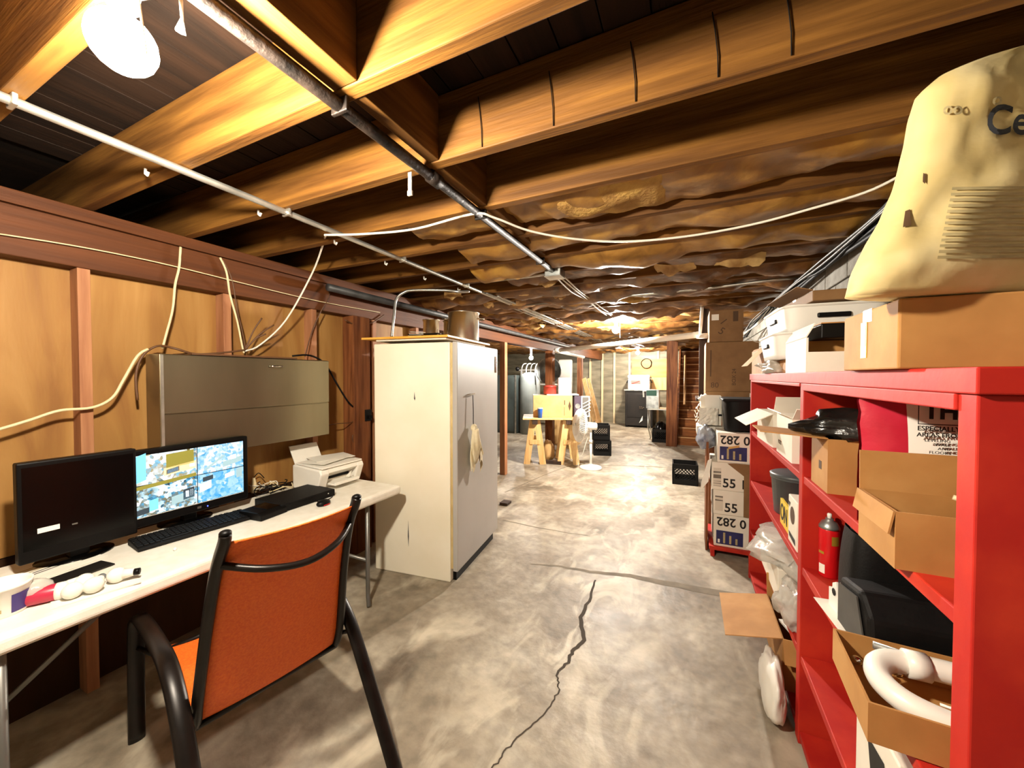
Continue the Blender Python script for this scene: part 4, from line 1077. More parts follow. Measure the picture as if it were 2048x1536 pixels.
# ---- near bay, middle compartment
c = Z(1662, 1143, BZ[1]) 
c = Vector((.475, c.y * .475 / c.x, BZ[1]))
sp = thing('spray_can', 'red spray can with a steel dome beside the divider', 'spray can', (.505, 1.86, BZ[1]))
M().lathe([(.031, 0), (.033, .004), (.033, .185), (.031, .19)], n=22).build('can', 'sprayred', sp, smooth=True)
M().lathe([(.0335, .188), (.0335, .196), (.024, .214), (.013, .22), (.013, .228)], n=22).build('dome', 'galv', sp, smooth=True)
M().lathe([(.007, .225), (.008, .243), (.005, .247)], n=12).build('nozzle', 'plasticwhite', sp, smooth=True)
arc_patch(.0334, .0334, .13, .165, -1.6, -.8).build('gold_label', 'gold', sp, smooth=True)
arc_patch(.0334, .0334, .015, .05, -2.9, -2.2).build('white_label', 'sticker', sp, smooth=True)
arc_patch(.0334, .0334, .09, .10, -3.0, -2.3).build('gold_label', 'gold', sp, smooth=True)
bt_ = thing('black_canister', 'rounded black plastic canister behind the front carton', 'canister', (.60, 1.63, BZ[1]))
M().grid(lambda u, v: (math.copysign(abs(math.cos(2 * PI * u)) ** .5, math.cos(2 * PI * u)) * .12 * (1 - .12 * v ** 3), math.copysign(abs(math.sin(2 * PI * u)) ** .5, math.sin(2 * PI * u)) * .09 * (1 - .12 * v ** 3), .27 * v), 40, 8, True).build('body', 'blackmatt', bt_, smooth=True)
M().sphere((0, 0, .268), .1, 24, 8, (1, .75, .22)).build('lid', 'black', bt_, smooth=True)
M().tube([(-.06, -.02, .285), (-.03, -.03, .315), (.04, -.03, .315), (.07, -.02, .285)], .009, 8, smooth=4).build('handle', 'black', bt_, smooth=True)
bc = thing('tool_case', 'big black plastic case with slanted sides in the middle shelf', 'case', (.60, 1.425, BZ[1] + .003), math.radians(3))
M().prism([(-.155, -.10, .0), (-.155, .1, .0), (-.155, .1, .15), (-.155, -.03, .17), (-.155, -.085, .12)], (.31, 0, 0)).build('shell', 'blackmatt', bc, bevel=.012)
M().box(-.16, .15, -.108, -.1, .05, .062).build('seam_strip', 'black', bc, bevel=.002)
M().prism([(-.158, -.09, .012), (-.158, .09, .012), (-.158, .09, .13), (-.158, -.03, .15)], (-.004, 0, 0)).build('end_cap', 'darkgreyp', bc)
tag(M().box(-.1, .1, -.14, .14, 0, .0015).build('paper_sheet', 'paper', at=(.52, 1.52, BZ[1] + .0012), rz=.1), 'white sheet of paper under the black case', 'paper')
fo = thing('foam_insert', 'white notched foam strip standing behind the black case', 'foam', (.448, 1.575, BZ[1] + .003), .1)
M().prism([(0, -.05, 0), (0, .05, 0), (0, .05, .06), (0, .03, .045), (0, .025, .085), (0, .0, .1), (0, -.01, .06), (0, -.03, .09), (0, -.05, .08)], (.012, 0, 0)).build('strip', 'plasticwhite', fo)
M().lathe([(.001, 0), (.012, 0), (.012, .001)], (-.002, .012, .06), 10, 'x').build('hole', 'black', fo)
tr = carton('shallow open carton of white pipes overhanging the middle shelf', (.545, 1.165, BZ[1] + .003), .37, .27, .085, math.radians(-3), 'carton', [], True, 'pipe_carton')
tz = BZ[1] + .012
u1 = thing('drain_trap', 'white plastic curved drain trap lying in the shallow carton', 'drain trap', (.535, 1.155, tz + .012))
M().tube([(.16, .04, .07), (.05, .06, .068), (-.06, .065, .066), (-.11, .04, .062), (-.125, -.01, .055), (-.10, -.06, .05), (-.04, -.085, .045), (.05, -.095, .04), (.14, -.095, .045)], .025, 14, smooth=6).build('bend', 'pvc', u1, smooth=True)
M().tube([(-.055, .065, .066), (-.015, .064, .067)], .031, 14).build('collar', 'pvc', u1, smooth=True)
M().tube([(.06, -.095, .041), (.11, -.095, .043)], .032, 14).build('collar', 'pvc', u1, smooth=True)
tag(M().tube([(.43, 1.245, tz + .09), (.7, 1.2, tz + .075)], .009, 10).build('steel_rod', 'galv', at=(.43, 1.245, tz), world=True, smooth=True), 'thin grey steel rod across the pipes in the shallow carton', 'rod')
for k in range(5):
    a_ = Vector((.40 + .025 * k, 1.25 - .01 * (k % 2), tz + .03 + .012 * (k % 3)))
    tag(M().lathe([(.009, 0), (.012, .004), (.012, .012), (.007, .016)], n=10).build('pipe_fitting', 'chrome', at=a_, smooth=True), 'small chrome fitting in the corner of the shallow carton', 'fitting', 'chrome fittings in the shallow carton')
run('zip_tie', [(.49, 1.10, tz + .075), (.55, 1.07, tz + .082), (.60, 1.045, tz + .07), (.61, 1.03, tz + .05)], .003, 'pvc', 'thin white tie wrapped over the drain trap', 'tie', 5, 4)
# ---- near bay, lower compartment
wc_ = carton('white printed carton standing low in the near shelf bay', (.58, 1.25, BZ[2]), .28, .24, .27, 0, 'whitecarton', [], False, tape=False)
M().prism([(-.1412, -.09, .05), (-.1412, .0, .05), (-.1412, .04, .2), (-.1412, -.05, .21)], (-.0006, 0, 0)).build('print_mark', 'ink', wc_)

# ---- far bay
fb = carton('cream carton with a folded-out flap in the far shelf bay', (.57, 2.32, BZ[0]), .26, .34, .21, 0, 'whitecarton', [('x-', 25, .05), ('y-', 35, .09)], True)
fb2 = carton('cream carton farther back in the far shelf bay', (.56, 2.80, BZ[0]), .26, .42, .19, .04, 'whitecarton', [('x-', -28, .15), ('y-', 60, .12)], True)
text('POLY', .03, 'inkbrown', fb, (-.1312, .12, .06), FACE_X, 'lettering')
bk = thing('bucket', 'dark grey round bucket in the far shelf bay', 'bucket', (.565, 2.62, BZ[1]))
M().lathe([(.105, 0), (.11, .005), (.125, .2), (.13, .2), (.13, .22), (.123, .22), (.12, .2), (.1, .01), (.001, .009)], n=28).build('bucket', 'bucketgrey', bk, smooth=True)
M().lathe([(.131, .21), (.133, .225), (.12, .232), (.001, .234)], n=28).build('lid', 'bucketgrey', bk, smooth=True)
ys = thing('yellow_sign', 'yellow sign board with black letters leaning in the far shelf bay', 'sign', (.452, 2.33, BZ[1] + .001), 0)
M().box(0, .012, -.09, .11, 0, .13).build('board', 'yellow', ys, bevel=.001)
text('ON', .12, 'ink', ys, (-.0008, .10, .065), FACE_X, 'lettering', .8, .002)
wd_ = thing('picture_tin', 'white tin printed with a dark round picture beside the yellow sign', 'tin', (.47, 2.13, BZ[1]))
M().box(-.03, .08, -.09, .07, 0, .22).build('tin', 'whitecarton', wd_, bevel=.004)
M().lathe([(.001, 0), (.04, 0), (.04, .0008)], (-.0312, -.01, .14), 20, 'x').build('round_picture', 'inkbrown', wd_)
M().prism([(-.0312, -.07, .02), (-.0312, .04, .03), (-.0312, .05, .05), (-.0312, -.06, .045)], (-.0006, 0, 0)).build('print_mark', 'ink', wd_)
M().prism([(-.0312, .03, .19), (-.0312, .06, .19), (-.0312, .045, .165)], (-.0006, 0, 0)).build('print_mark', 'ink', wd_)
tag(M().tube([(0, 0, 0), (.0, .02, .2)], [.022, .03], 10).build('paper_roll', 'paper', at=(.50, 2.45, BZ[2]), smooth=True), 'small roll of white paper in the far bay', 'paper roll')
fw_ = carton('white carton under the plastic wrap in the far shelf bay', (.56, 2.55, BZ[2]), .28, .5, .17, 0, 'whitecarton', [], False, tape=False)
crumple('large clear plastic wrap draped over the white carton in the far bay', (.50, 2.5, BZ[2] + .165), .15, .3, .06, 'clearbag', 'plastic wrap', 'plastic_wrap', seed=5.5, amp=.5)
crumple('clear plastic bag hanging over the far shelf edge', (.45, 2.15, BZ[2] + .001), .06, .12, .09, 'clearbag', 'plastic bag', seed=12.5, amp=.5)
fc = carton('open brown carton with a wide flap on the bottom of the far bay', (.56, 2.32, BZ[3]), .30, .40, .24, 0, 'carton', [('x-', -12, .24), ('y+', 80, .12), ('y-', -60, .1)], True)
tag(M().box(-.09, .09, -.11, .11, 0, .01).build('paper_stack', 'paper', at=(.55, 2.25, BZ[3] + .21), rz=.3), 'white papers sticking out of the bottom brown carton', 'papers')
dk_ = thing('round_dial', 'round dark-rimmed dial in the bottom brown carton', 'dial', (.52, 2.13, BZ[3] + .245))
M().lathe([(.001, 0), (.07, 0), (.07, .02), (.06, .022), (.001, .022)], (0, 0, .07), 24, 'x').build('case', 'black', dk_, smooth=False)
M().lathe([(.001, 0), (.06, 0), (.06, .001)], (-.0015, 0, .07), 24, 'x').build('face', 'paper', dk_)
wbg = crumple('limp white paper sack on the floor against the red shelf', (.36, 2.06, .0), .045, .17, .13, 'whitebag', 'sack', 'paper_sack', seed=6.6, amp=.2)

# ================================================================== SECOND STACK BEHIND THE SHELF
rb = thing('red_pallet', 'low red wooden base under the stacked white cartons', 'pallet', (.47, 3.86, 0))
M().box(-.30, .34, -.26, .28, .055, .085).build('deck', 'red', rb, bevel=.002)
for x in (-.29, .0, .30): M().box(x - .0, x + .03, -.26, .28, 0, .055).build('runner', 'red', rb)
ST = [(.085, .27, '282', 'lowest white carton of the stack with a navy label and upside-down number'),
      (.357, .205, '55', 'second white carton from the bottom with barcode and 55'),
      (.564, .235, '55', 'third white carton from the bottom with barcode and 55'),
      (.801, .25, '282', 'topmost white carton of the stack with an upside-down number')]
for i, (z, h_, s_, lb) in enumerate(ST):
    x0 = (.205, .20, .185, .225)[i]; wdt = .36
    t = thing('white_carton', lb, 'box', (x0 + wdt / 2, 3.83, z), 0, 'printed white cartons behind the red shelf')
    M().box(-wdt / 2, wdt / 2, -.2, .2, 0, h_).build('body', 'whitecarton', t, bevel=.004)
    a_ = -wdt / 2
    if s_ == '55':
        M().box(a_ + .012, a_ + .07, -.2012, -.2003, .03, h_ - .05).build('barcode', 'barcode', t)
        text('55 1', .105, 'ink', t, (a_ + .08, -.2012, .06), FACE_Y, 'lettering', .95, .002)
    else:
        text('0 282', .10, 'ink', t, (a_ + .02, -.2012, h_ - .055), (PI / 2, PI, 0), 'lettering', .95, .002, 'RIGHT')
        M().box(a_ + .018, a_ + .215, -.2012, -.2003, .02, .135).build('navy_label', 'navy', t)
        M().box(a_ + .03, a_ + .045, -.202, -.2013, .03, .06).build('label_mark', 'sticker', t)
        for k in range(3): M().box(a_ + .07 + k * .045, a_ + .085 + k * .045, -.202, -.2013, .03, .12 - .02 * k).build('label_text', 'inkgrey', t)
        if i == 3: M().obox((a_ + .08, -.2025, .115), (.08, 0, .02), (0, -.0006, 0), (0, 0, .018)).build('tape_piece', 'tape', t)
o = M().prism([(.42, 3.622, .36), (.52, 3.612, .36), (.52, 3.612, .80), (.36, 3.622, .80), (.30, 3.622, .795), (.42, 3.622, .70)], (.0, .004, 0)).build('cardboard_sheet', 'cartondark', at=(.38, 3.62, .36), world=True)
tag(o, 'brown cardboard sheet leaning on the right of the white cartons', 'cardboard')
o = M().box(.145, .162, 3.7, 3.98, .0, .95).build('wood_board', 'post', at=(.153, 3.84, 0), world=True)
tag(o, 'brown wooden board standing left of the white cartons', 'board')
o = M().prism([(.155, 3.66, .80), (.185, 3.655, .82), (.16, 3.65, .62), (.10, 3.66, .53), (.105, 3.66, .60)], (0, .003, 0)).build('paper_tag', 'paper', at=(.15, 3.66, .53), world=True)
tag(o, 'white paper tag hanging left of the white cartons', 'tag')
crumple('clear bluish plastic bag beside the topmost white carton', (.145, 3.9, .87), .075, .16, .11, 'bluebag', 'plastic bag', seed=15.2, amp=.35)
# on the stack: black tub, white crate of lids
bb_ = thing('black_tub', 'round-cornered black plastic tub on the topmost white carton', 'tub', (.46, 3.85, 1.052))
M().grid(lambda u, v: (math.copysign(abs(math.cos(2 * PI * u)) ** .5, math.cos(2 * PI * u)) * (.17 + .02 * v), math.copysign(abs(math.sin(2 * PI * u)) ** .5, math.sin(2 * PI * u)) * (.17 + .02 * v), .02 + .25 * v - .02 * (1 - v) * abs(math.cos(2 * PI * u))), 40, 8, True).build('tub', 'black', bb_, smooth=True)
M().box(-.2, .2, -.2, .2, .262, .285).build('lid', 'blackmatt', bb_, bevel=.012)
M().box(-.22, -.19, -.03, .03, .12, .135).build('handle', 'black', bb_, bevel=.004)
wp = thing('paper_box', 'white box heaped with crumpled paper left of the black tub', 'box', (.19, 4.12, .98))
M().box(-.12, .1, -.14, .14, 0, .075).build('lower_tray', 'paper', wp, bevel=.003)
M().box(-.085, .09, -.1, .12, .085, .36).build('carton', 'whitecarton', wp, bevel=.003)
M().box(-.05, .075, -.106, -.101, .22, .37).build('front_sheet', 'sticker', wp)
for k in range(9):
    a_ = k * .7
    M().grid(lambda u, v, k=k, a_=a_: (-.09 - .02 * math.sin(a_) - .03 * u, -.11 + .012 * k + .02 * v, .1 + .03 * k + .02 * math.sin(5 * u + k) + .015 * v), 4, 3).build('crumpled_paper', 'paper', wp)
M().grid(lambda u, v: (-.10 + .16 * u, -.125 - .02 * noise.noise(Vector((u * 6, v * 6, 3))), .09 + .16 * v), 10, 10).build('crumpled_paper', 'paper', wp)
M().obox((-.11, -.08, .33), (.07, 0, .05), (0, .12, 0), (.01, 0, -.012)).build('bent_flap', 'paper', wp)
o = M().box(-.06, .06, -.09, .09, 0, .978).build('wood_stand', 'post', at=(.245, 4.25, 0.001), bevel=.004)
tag(o, 'dark wooden stand hidden behind the white cartons', 'stand')
# tall cartons
tc0, tc1 = Y(1411, 780, 4.35), Y(1508, 780, 4.35)
tl = carton('large brown carton with faint printing behind the red shelf', ((tc0.x + tc1.x) / 2 + .02, 4.60, 1.375), tc1.x - tc0.x + .04, .46, .50, 0, 'cartondark', tape=False, name='tall_carton')
W2 = (tc1.x - tc0.x + .04) / 2
text('BOX 24', .05, 'inkbrown', tl, (W2 * .1, -.2312, .06), (PI / 2, -PI / 2, 0), 'lettering'); text('80', .075, 'inkbrown', tl, (-W2 * .8, -.2312, .06), FACE_Y, 'lettering')
M().box(-W2 * .82, -W2 * .78, -.2311, -.2304, .15, .42).build('print_line', 'inkbrown', tl)
tu_ = carton('smaller brown carton on top of the large brown carton', (.335, 4.58, 1.877), .30, .42, .32, 0, 'cartondark', tape=False, name='tall_carton')
M().box(-.13, -.065, -.2112, -.2104, .22, .28).build('white_label', 'sticker', tu_); text('5', .1, 'inkbrown', tu_, (-.06, -.2112, .12), (PI / 2, .6, 0), 'lettering')
text('1', .1, 'inkbrown', tu_, (-.04, -.2112, .22), (PI / 2, .9, 0), 'lettering'); M().box(.06, .105, -.2112, -.2104, .2, .3).build('print_mark', 'inkbrown', tu_)
tl2 = carton('brown carton with a white label under the large brown carton', ((tc0.x + tc1.x) / 2 + .02, 4.60, 1.30), tc1.x - tc0.x + .04, .46, .074, 0, 'cartondark', tape=False, name='tall_carton')
M().box(W2 * .68, W2 * .98, -.2312, -.2304, .01, .06).build('white_label', 'sticker', tl2)
rk2 = thing('metal_rack', 'dark rack holding up the brown cartons behind the red shelf', 'rack', (.36, 4.6, 0))
M().box(-.29, .24, -.24, .36, 1.27, 1.298).build('top', 'darkpost', rk2)
for x in (-.11, .22):
    for y in (-.22, .3): M().box(x - .02, x + .02, y - .02, y + .02, 0, 1.27).build('leg', 'darkpost', rk2)
tag(M().box(-.05, .05, -.02, .02, 0, 1.02).build('dark_board', 'darkpost', at=(Y(1408, 700, 4.9).x, 4.9, 1.299), bevel=.004), 'dark upright board beside the tall stacked brown cartons', 'board')

# ================================================================== MIDDLE AND FAR END OF THE ROOM
def milk_crate(label, loc, rz, group=None, s=.33, h=.29):
    t = thing('milk_crate', label, 'crate', loc, rz, group)
    a_ = s / 2
    M().box(-a_, a_, -a_, a_, 0, .012).build('base', 'crate', t)
    for sd in range(4):
        c_, s2 = math.cos(sd * PI / 2), math.sin(sd * PI / 2); m = M()
        def rot(x, y, z): return (x * c_ - y * s2, x * s2 + y * c_, z)
        def bx(x0, x1, z0, z1, y0=-a_, y1=-a_ + .014):
            k = M().box(x0, x1, y0, y1, z0, z1); m.add([rot(*q) for q in k.v], k.f)
        bx(-a_, a_, 0, .075); bx(-a_, a_, h - .065, h); bx(-a_, -a_ + .03, .075, h - .065); bx(a_ - .03, a_, .075, h - .065)
        z0, z1 = .075, h - .065
        for k in range(-4, 8):
            for sg in (-1, 1):
                x0 = -a_ + .03 + k * .045; x1 = x0 + (z1 - z0)
                p, q = Vector((x0, 0, z0)), Vector((x1, 0, z1))
                lo, hi = -a_ + .03, a_ - .03
                t0, t1 = max(0, (lo - x0) / (x1 - x0)), min(1, (hi - x0) / (x1 - x0))
                if t1 - t0 < .05: continue
                A_, B_ = p.lerp(q, t0), p.lerp(q, t1)
                if sg < 0: A_.x, B_.x = -A_.x, -B_.x
                k2 = M().bar((A_.x, -a_ + .007, A_.z), (B_.x, -a_ + .007, B_.z), .008, .008); m.add([rot(*v) for v in k2.v], k2.f)
        m.build('side', 'crate', t)
    return t
milk_crate('black milk crate alone on the floor near the white cartons', Z(1369, 968, 0) + Vector((0, .1, 0)), .05)
c = Z(1199, 912, 0)
cr1 = c + Vector((0, .2, 0))
milk_crate('bottom black milk crate of the stack behind the fan', cr1, .3); milk_crate('top black milk crate of the stack behind the fan', cr1 + Vector((-.02, 0, .30)), .25)

# sawhorse table
L0, R0 = Z(1064, 929, 0), Z(1143, 930, 0)
ax = (R0 - L0).normalized(); ay = Vector((-ax.y, ax.x, 0)); RZ = math.atan2(ax.y, ax.x)
TZ = .80
def sawhorse(label, base):
    t = thing('sawhorse', label, 'sawhorse', base, RZ)
    M().box(-.045, .045, -.05, .62, TZ - .10, TZ - .02).build('top_beam', 'darkpost', t, bevel=.004)
    for sx in (-1, 1):
        for y in (.03, .52):
            M().bar((sx * .14, y, .0), (sx * .035, y, TZ - .04), .11, .04, (0, 1, 0)).build('leg', 'newwood', t)
    for y in (.03, .52): M().box(-.09, .09, y - .03, y - .012, .35, .43).build('brace', 'newwood', t)
    return t
wt_ = (R0 - L0).length
sawhorse('left wooden sawhorse under the plank table', L0 + ax * .05); sawhorse('right wooden sawhorse under the plank table beside the fan', R0 - ax * .05)
o = M().box(-.16, wt_ + .13, -.06, .66, 0, .025).build('plank_top', 'newwood', at=L0 + Vector((0, 0, TZ - .02)), rz=RZ, bevel=.003)
tag(o, 'plywood top laid over the two sawhorses', 'board')
def stp(x, y, z=0): return L0 + ax * x + ay * y + Vector((0, 0, TZ + .006 + z))
kc = carton('brown carton on the sawhorse table with dark printing', stp(.36, .33), .68, .42, .385, RZ, 'cartonlight', name='table_carton')
M().prism([(.27, -.2112, .2), (.295, -.2112, .29), (.32, -.2112, .2), (.295, -.2112, .11)], (0, -.0006, 0)).build('diamond_print', 'inkbrown', kc)
M().box(.2, .215, -.2112, -.2104, .22, .3).build('print_mark', 'inkbrown', kc); M().box(.2, .207, -.2112, -.2104, .03, .18).build('print_mark', 'inkbrown', kc)
cu = thing('paper_cup', 'blue paper cup in front of the brown table carton', 'cup', stp(.14, .04))
M().lathe([(.034, 0), (.045, .16), (.047, .163), (.043, .163), (.001, .16)], n=18).build('cup', 'bluecup', cu, smooth=True)
M().lathe([(.047, .158), (.049, .163), (.047, .172), (.001, .173)], n=18).build('lid', 'plasticwhite', cu, smooth=True)
o = M().box(-.16, .4, -.18, .2, 0, .015).build('thin_board', 'paper', at=stp(.42, .35, .386), rz=RZ)
tag(o, 'thin white board lying on the brown table carton', 'board')
rp = pot(stp(.32, .3, .402), .115, .13, 'red enamel pot on top of the brown table carton', False, 'red_pot')
rp.children[0].data.materials[0] = MATS['redpot']
M().lathe([(.12, .13), (.124, .136), (.08, .155), (.001, .16)], n=24).build('lid', 'redpot', rp, smooth=True)
wx = carton('tall white box on top of the brown table carton', stp(.58, .3, .402), .23, .2, .29, RZ, 'whitecarton', tape=False, name='white_box')
M().box(-.002, .002, -.1012, -.1004, 0, .29).build('fold_line', 'inkgrey', wx)
# binder, picture frame and cans at the right of the carton
bd = thing('binder', 'dark purple box file standing right of the brown table carton', 'binder', stp(.785, .22), RZ)
M().box(-.05, .07, -.1, .2, 0, .37).build('cover', 'binderpurple', bd, bevel=.004); M().lathe([(.03, 0), (.045, 0), (.045, .001)], (.01, -.101, .2), 16, 'y').build('emblem', 'galv', bd)
fr = thing('framed_picture', 'leaning white and grey frame right of the dark box file', 'frame', stp(.93, .24), RZ)
for b_ in ((-.06, .09, 0, .02), (-.06, .09, .35, .37), (-.06, -.04, .02, .35), (.07, .09, .02, .35)): M().box(b_[0], b_[1], -.01, .01, b_[2], b_[3]).build('moulding', 'paper', fr)
M().box(-.04, .07, -.004, .004, .02, .35).build('panel', 'greytube', fr)
for k in range(4): M().bar((-.03, -.012, .05 + .06 * k), (.1, -.03, .12 + .06 * k), .02, .012).build('slat', 'paper', fr)
# galvanised basin hung beside the post
bc_ = Y(1101, 741, 7.5)
ba = thing('metal_basin', 'big round galvanised basin standing on its rim behind the post', 'basin', (bc_.x - .05, 7.5, bc_.z))
M().lathe([(.001, .12), (.10, .12), (.12, .115), (.17, .1), (.18, .07), (.25, .05), (.27, 0), (.285, 0), (.285, .012), (.265, .012), (.25, .06), (.001, .135)], (0, 0, 0), 40, 'y').build('basin', 'galv', ba, smooth=True)
M().tube([(0, .06, .27), (0, .08, .5)], .006, 6).build('hanger', 'galv', ba)
# leaning wood strips
for i, (px0, py0, px1, py1, wd) in enumerate(((1168, 757, 1189, 842, .1), (1177, 757, 1200, 845, .07), (1183, 800, 1197, 846, .12))):
    a_, b_ = Y(px0, py0, 8.6 + .14 * i), Y(px1, py1, 8.25 + .14 * i)
    b_ = Z(px1, py1, max(0.02, b_.z)) if b_.z < 0.02 else b_
    o = M().bar(b_, a_, wd, .03, (0, 1, 0)).build('wood_strip', 'newwood', at=b_, world=True)
    tag(o, ('widest pale wood strip leaning behind the fan', 'long thin pale wood strip leaning behind the fan', 'short pale wood strip leaning behind the fan')[i], 'wood strip')
# fan
fb_ = Z(1179, 936, 0) + Vector((.02, 0, 0))
fa = thing('pedestal_fan', 'white pedestal fan turned sideways in the aisle', 'fan', fb_)
M().lathe([(.001, 0), (.18, 0), (.185, .012), (.17, .03), (.06, .05), (.03, .07), (.001, .07)], n=30).build('base', 'plasticwhite', fa, smooth=True)
M().tube([(0, 0, .05), (0, 0, .45)], .02, 10).build('pole', 'plasticwhite', fa, smooth=True); M().tube([(0, 0, .4), (0, 0, .62)], .015, 10).build('upper_pole', 'plasticwhite', fa, smooth=True)
M().tube([(0, 0, .42), (0, 0, .47)], .028, 12).build('collar', 'plasticwhite', fa, smooth=True)
fd = Vector((-.9, -.62, .1)).normalized(); fs = fd.cross(Vector((0, 0, 1))).normalized(); fu = fs.cross(fd)
hub = Vector((0, 0, .70)); fc_ = hub + fd * .19
M().tube([hub - fd * .1, hub - fd * .09, hub + fd * .04, hub + fd * .08], [.03, .06, .065, .05], 16).build('motor', 'plasticwhite', fa, smooth=True)
M().tube([Vector((0, 0, .6)), hub], .02, 10).build('neck', 'plasticwhite', fa, smooth=True)
M().tube([hub + fd * .06, fc_], .012, 8).build('shaft', 'galv', fa)
gr = M()
for sgn, dep in ((-1, .07), (1, .075)):
    for k in range(56):
        a_ = 2 * PI * k / 56; d_ = fs * math.cos(a_) + fu * math.sin(a_)
        gr.tube([fc_ + d_ * .04 + fd * sgn * dep, fc_ + d_ * .18 + fd * sgn * dep * .9, fc_ + d_ * .27 + fd * sgn * .02], .0075, 4)
gr.build('grille', 'plasticwhite', fa)
def ring(r_, off, th): return M().tube([fc_ + fd * off + (fs * math.cos(2 * PI * k / 28) + fu * math.sin(2 * PI * k / 28)) * r_ for k in range(29)], th, 6)
ring(.27, 0, .014).build('rim', 'plasticwhite', fa, smooth=True); ring(.04, .075, .006).build('hub_ring', 'plasticwhite', fa, smooth=True)
for k in range(3):
    a_ = 2 * PI * k / 3; d_ = fs * math.cos(a_) + fu * math.sin(a_); e_ = fd.cross(d_)
    M().grid(lambda u, v: fc_ + d_ * (.03 + .2 * u) + e_ * (.13 * (v - .5) * (.5 + u)) + fd * (.05 * (v - .5)), 5, 4).build('blade', 'plasticwhite', fa, smooth=True, solid=.003)
run('fan_cord', [fb_ + Vector((-.02, .05, .62)), fb_ + Vector((-.09, .02, .4)), fb_ + Vector((-.14, .0, .22)), fb_ + Vector((-.22, .02, .12)), fb_ + Vector((-.2, -.03, .03)), fb_ + Vector((-.3, .05, .01))], .005, 'whitewire', 'white fan cord drooping to the floor', 'cord', 5, 5)

# far end: dark stove with cooler, sink on a stand
q0, q1 = Z(1252, 852, 0), Z(1308, 852, 0)
sv = thing('dark_cabinet', 'dark iron cabinet against the far wall', 'cabinet', Vector(((q0.x + q1.x) / 2, min(q0.y, 11.7), 0)))
hh = (q1.x - q0.x) / 2
ztop = 1.13
M().box(-hh, hh, 0, .62, .05, ztop - .04).build('body', 'darkiron', sv, bevel=.01)
M().box(-hh - .03, hh + .03, -.03, .65, ztop - .04, ztop).build('top', 'galv', sv, bevel=.006)
M().box(-hh * .85, hh * .85, -.012, 0, .3, 1.0).build('door', 'darkiron', sv, bevel=.008)
M().tube([(hh * .3, -.03, .62), (hh * .42, -.03, .6)], .012, 8).build('knob', 'chrome', sv)
for k in range(5): M().sphere((hh * (.1 + .1 * (k % 3)), -.03, .58 + .04 * (k % 2)), .014, 8, 6).build('valve', 'chrome', sv)
M().prism([(hh * .05, -.014, .14), (hh * .3, -.014, .22), (hh * .3, -.014, .36)], (0, -.01, 0)).build('white_paper', 'paper', sv)
for sx in (-1, 1): M().box(sx * hh * .9 - .03, sx * hh * .9 + .03, .02, .6, 0, .05).build('foot', 'black', sv)
co = thing('cooler', 'white picnic cooler with a red and grey label on the dark cabinet', 'cooler', sv.location + Vector((-.02, .3, ztop)))
M().box(-.31, .31, -.18, .18, 0, .33).build('chest', 'plasticwhite', co, bevel=.03, seg=4); M().box(-.315, .315, -.185, .185, .335, .43).build('lid', 'plasticwhite', co, bevel=.03, seg=4)
M().box(-.22, .06, -.183, -.18, .15, .27).build('label', 'greytube', co); M().bar((-.19, -.185, .17), (.03, -.185, .24), .002, .03).build('label_mark', 'redpot', co)
for sx in (-1, 1): M().tube([(sx * .31, -.08, .3), (sx * .36, -.08, .2), (sx * .36, .08, .2), (sx * .31, .08, .3)], .012, 8).build('handle', 'darkiron', co)
p0 = Z(1296, 876, 0); p1 = Y(1340, 876, p0.y)
sk = thing('sink_stand', 'small metal table on thin legs next to the timber post', 'table', Vector(((p0.x + p1.x) / 2, p0.y, 0)))
hw2 = (p1.x - p0.x) / 2; szt = Y(1300, 817, p0.y).z
M().box(-hw2 - .02, hw2 + .02, -.02, .5, szt - .03, szt).build('top', 'emt', sk)
for sx in (-1, 1):
    for y in (.0, .46): M().tube([(sx * hw2, y, szt - .03), (sx * hw2, y, .25), (sx * (hw2 - .06), y + .03, .0)], .015, 8).build('leg', 'emt', sk, smooth=True)
b0_, b1_ = Y(1292, 817, p0.y), Y(1317, 780, p0.y)
sb2 = thing('steel_box', 'steel dispenser box with a green top edge on the metal table', 'box', Vector(((b0_.x + b1_.x) / 2, p0.y + .12, szt)))
hb = (b1_.x - b0_.x) / 2; hz = b1_.z - szt
M().box(-hb, hb, -.1, .2, 0, hz).build('body', 'galv', sb2, bevel=.006); M().box(-hb * .95, hb * .7, -.108, -.1, hz * .68, hz * .98).build('green_panel', 'green', sb2)
M().tube([(-hb, -.05, hz * .95), (-hb - .07, -.07, hz * .9), (-hb - .06, -.07, hz * .6)], .02, 8).build('spout', 'plasticwhite', sb2)
M().box(hb, hb + .01, -.1, .2, 0, hz).build('edge', 'paper', sb2)
milk_crate('black crate under the metal table beside the timber post', Z(1321, 884, 0) + Vector((0, .1, 0)), 0, s=.36, h=.3)
tag(M().lathe([(.12, 0), (.16, .02), (.17, .25), (.12, .4), (.05, .46)], n=20, sx=.9).build('dark_jug', 'blackgloss', at=Z(1321, 884, 0) + Vector((0, .12, .012)), smooth=True), 'dark glass jug standing in the black crate', 'jug')
# coil of cable on the far plywood, picture-sized panel wires
cc = Y(1293, 727, 12.40)
tag(M().tube([cc + Vector((.15 * math.cos(a_ * .35) * (1 + .05 * math.sin(a_)), -.01 - .0008 * a_, .15 * math.sin(a_ * .35))) for a_ in range(40)], .012, 6).build('cable_coil', 'blackwire', at=cc, world=True, smooth=True), 'round coil of cable hung on the far plywood panel', 'cable coil')
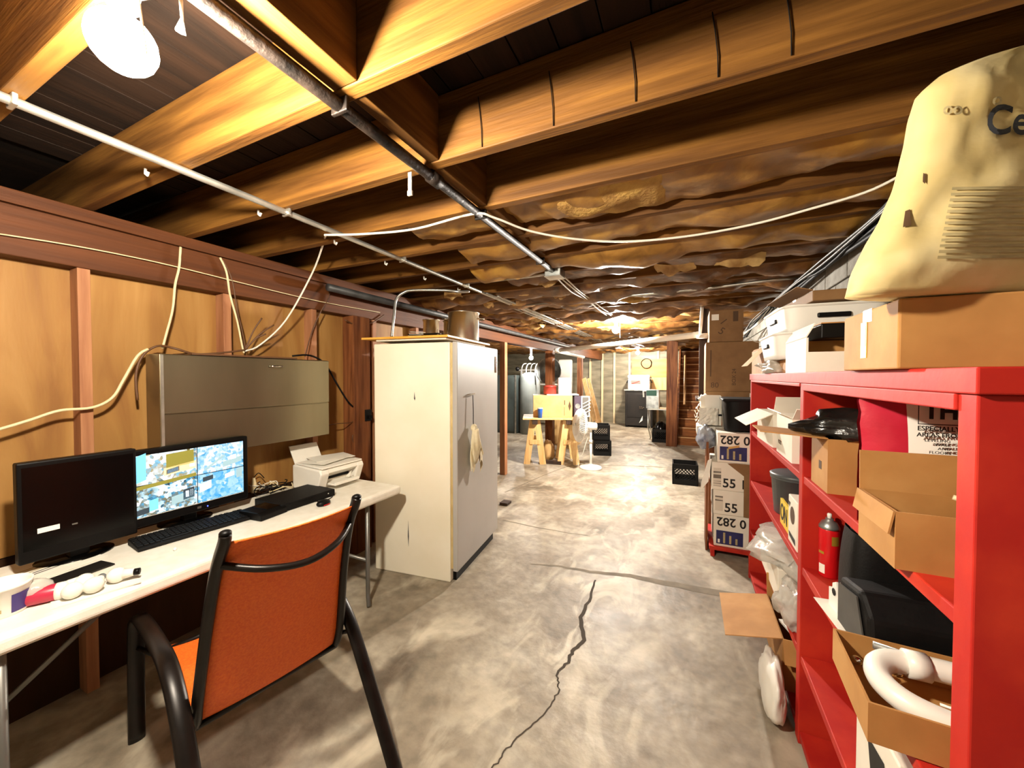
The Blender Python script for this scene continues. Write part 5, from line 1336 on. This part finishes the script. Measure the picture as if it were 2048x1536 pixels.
# side room: grey cabinet, tank, white shelf edge
g0, g1 = Z(1013, 866, 0), Z(1036, 866, 0)
lc = thing('grey_locker', 'tall dark grey steel cabinet with a pale edge in the side room', 'cabinet', Vector(((g0.x + g1.x) / 2, g0.y, 0)))
hl = (g1.x - g0.x) / 2
M().box(-hl - .3, hl, 0, .5, 0, 1.55).build('body', 'lockerdark', lc, bevel=.006); M().box(hl - .03, hl + .012, -.02, 0, 0, 1.56).build('pale_edge', 'emt', lc)
M().box(-hl - .27, hl - .05, -.018, 0, .05, 1.5).build('door', 'lockerdark', lc, bevel=.004)
wt2 = thing('water_tank', 'rounded grey tank with bent pipes in the side room', 'tank', Vector((g1.x + .30, g0.y + .25, 0)))
M().lathe([(.26, 0), (.27, .02), (.27, 1.5), (.25, 1.56), (.15, 1.62), (.001, 1.64)], n=36).build('tank', 'lockergrey', wt2, smooth=True)
for k in range(4):
    x = -.2 + .13 * k
    M().tube([(x, -.1, 1.5), (x + .01, -.12, 1.72), (x + .05, -.1, 1.84), (x + .12, -.06, 1.86)], .014, 8, smooth=4).build('pipe', ('emt', 'whitewire')[k % 2], wt2, smooth=True)
M().sphere((-.3, -.15, 1.72), .06, 10, 8).build('valve', 'black', wt2, smooth=True); M().tube([(.22, -.2, 1.55), (.24, -.22, 1.3)], .012, 6).build('gauge_tube', 'black', wt2)
ws = thing('white_shelf', 'bright white shelf edge below the side room bulb', 'shelf', (-4.3, 11.2, 1.7))
M().box(-.7, .9, -.15, .25, 0, .04).build('board', 'plasticwhite', ws); M().box(-.5, .8, -.1, .2, -.45, -.41).build('board', 'plasticwhite', ws)
for x in (-.6, .75): M().box(x, x + .03, -.1, .2, -1.7, .0).build('upright', 'plasticwhite', ws)
o = M().box(-.16, .16, -.04, .04, 0, 1.12).build('white_board', 'plasticwhite', at=Vector((Y(1131, 770, 8.2).x, 8.2, .781)), bevel=.06)
tag(o, 'white rounded panel standing behind the tall white box', 'panel')
tag(M().box(-.3, .3, -.2, .2, 0, .78).build('side_stand', 'newwood', at=Vector((Y(1131, 770, 8.2).x, 8.25, 0)), bevel=.004), 'pale wooden stand behind the sawhorse table', 'stand')
o = M().box(-.17, .17, -.04, .04, 0, .06).build('wood_offcut', 'darkpost', at=Z(1100, 930, 0) + Vector((0, .1, 0)), rz=.1)
tag(o, 'dark wood offcut on the floor under the sawhorse table', 'wood block')
crumple('brown paper heap under the sawhorse table', Vector((stp(.3, .42).x, stp(.3, .42).y, 0)), .1, .1, .2, 'cartonlight', 'paper', 'paper_heap', seed=9.1, amp=.25)
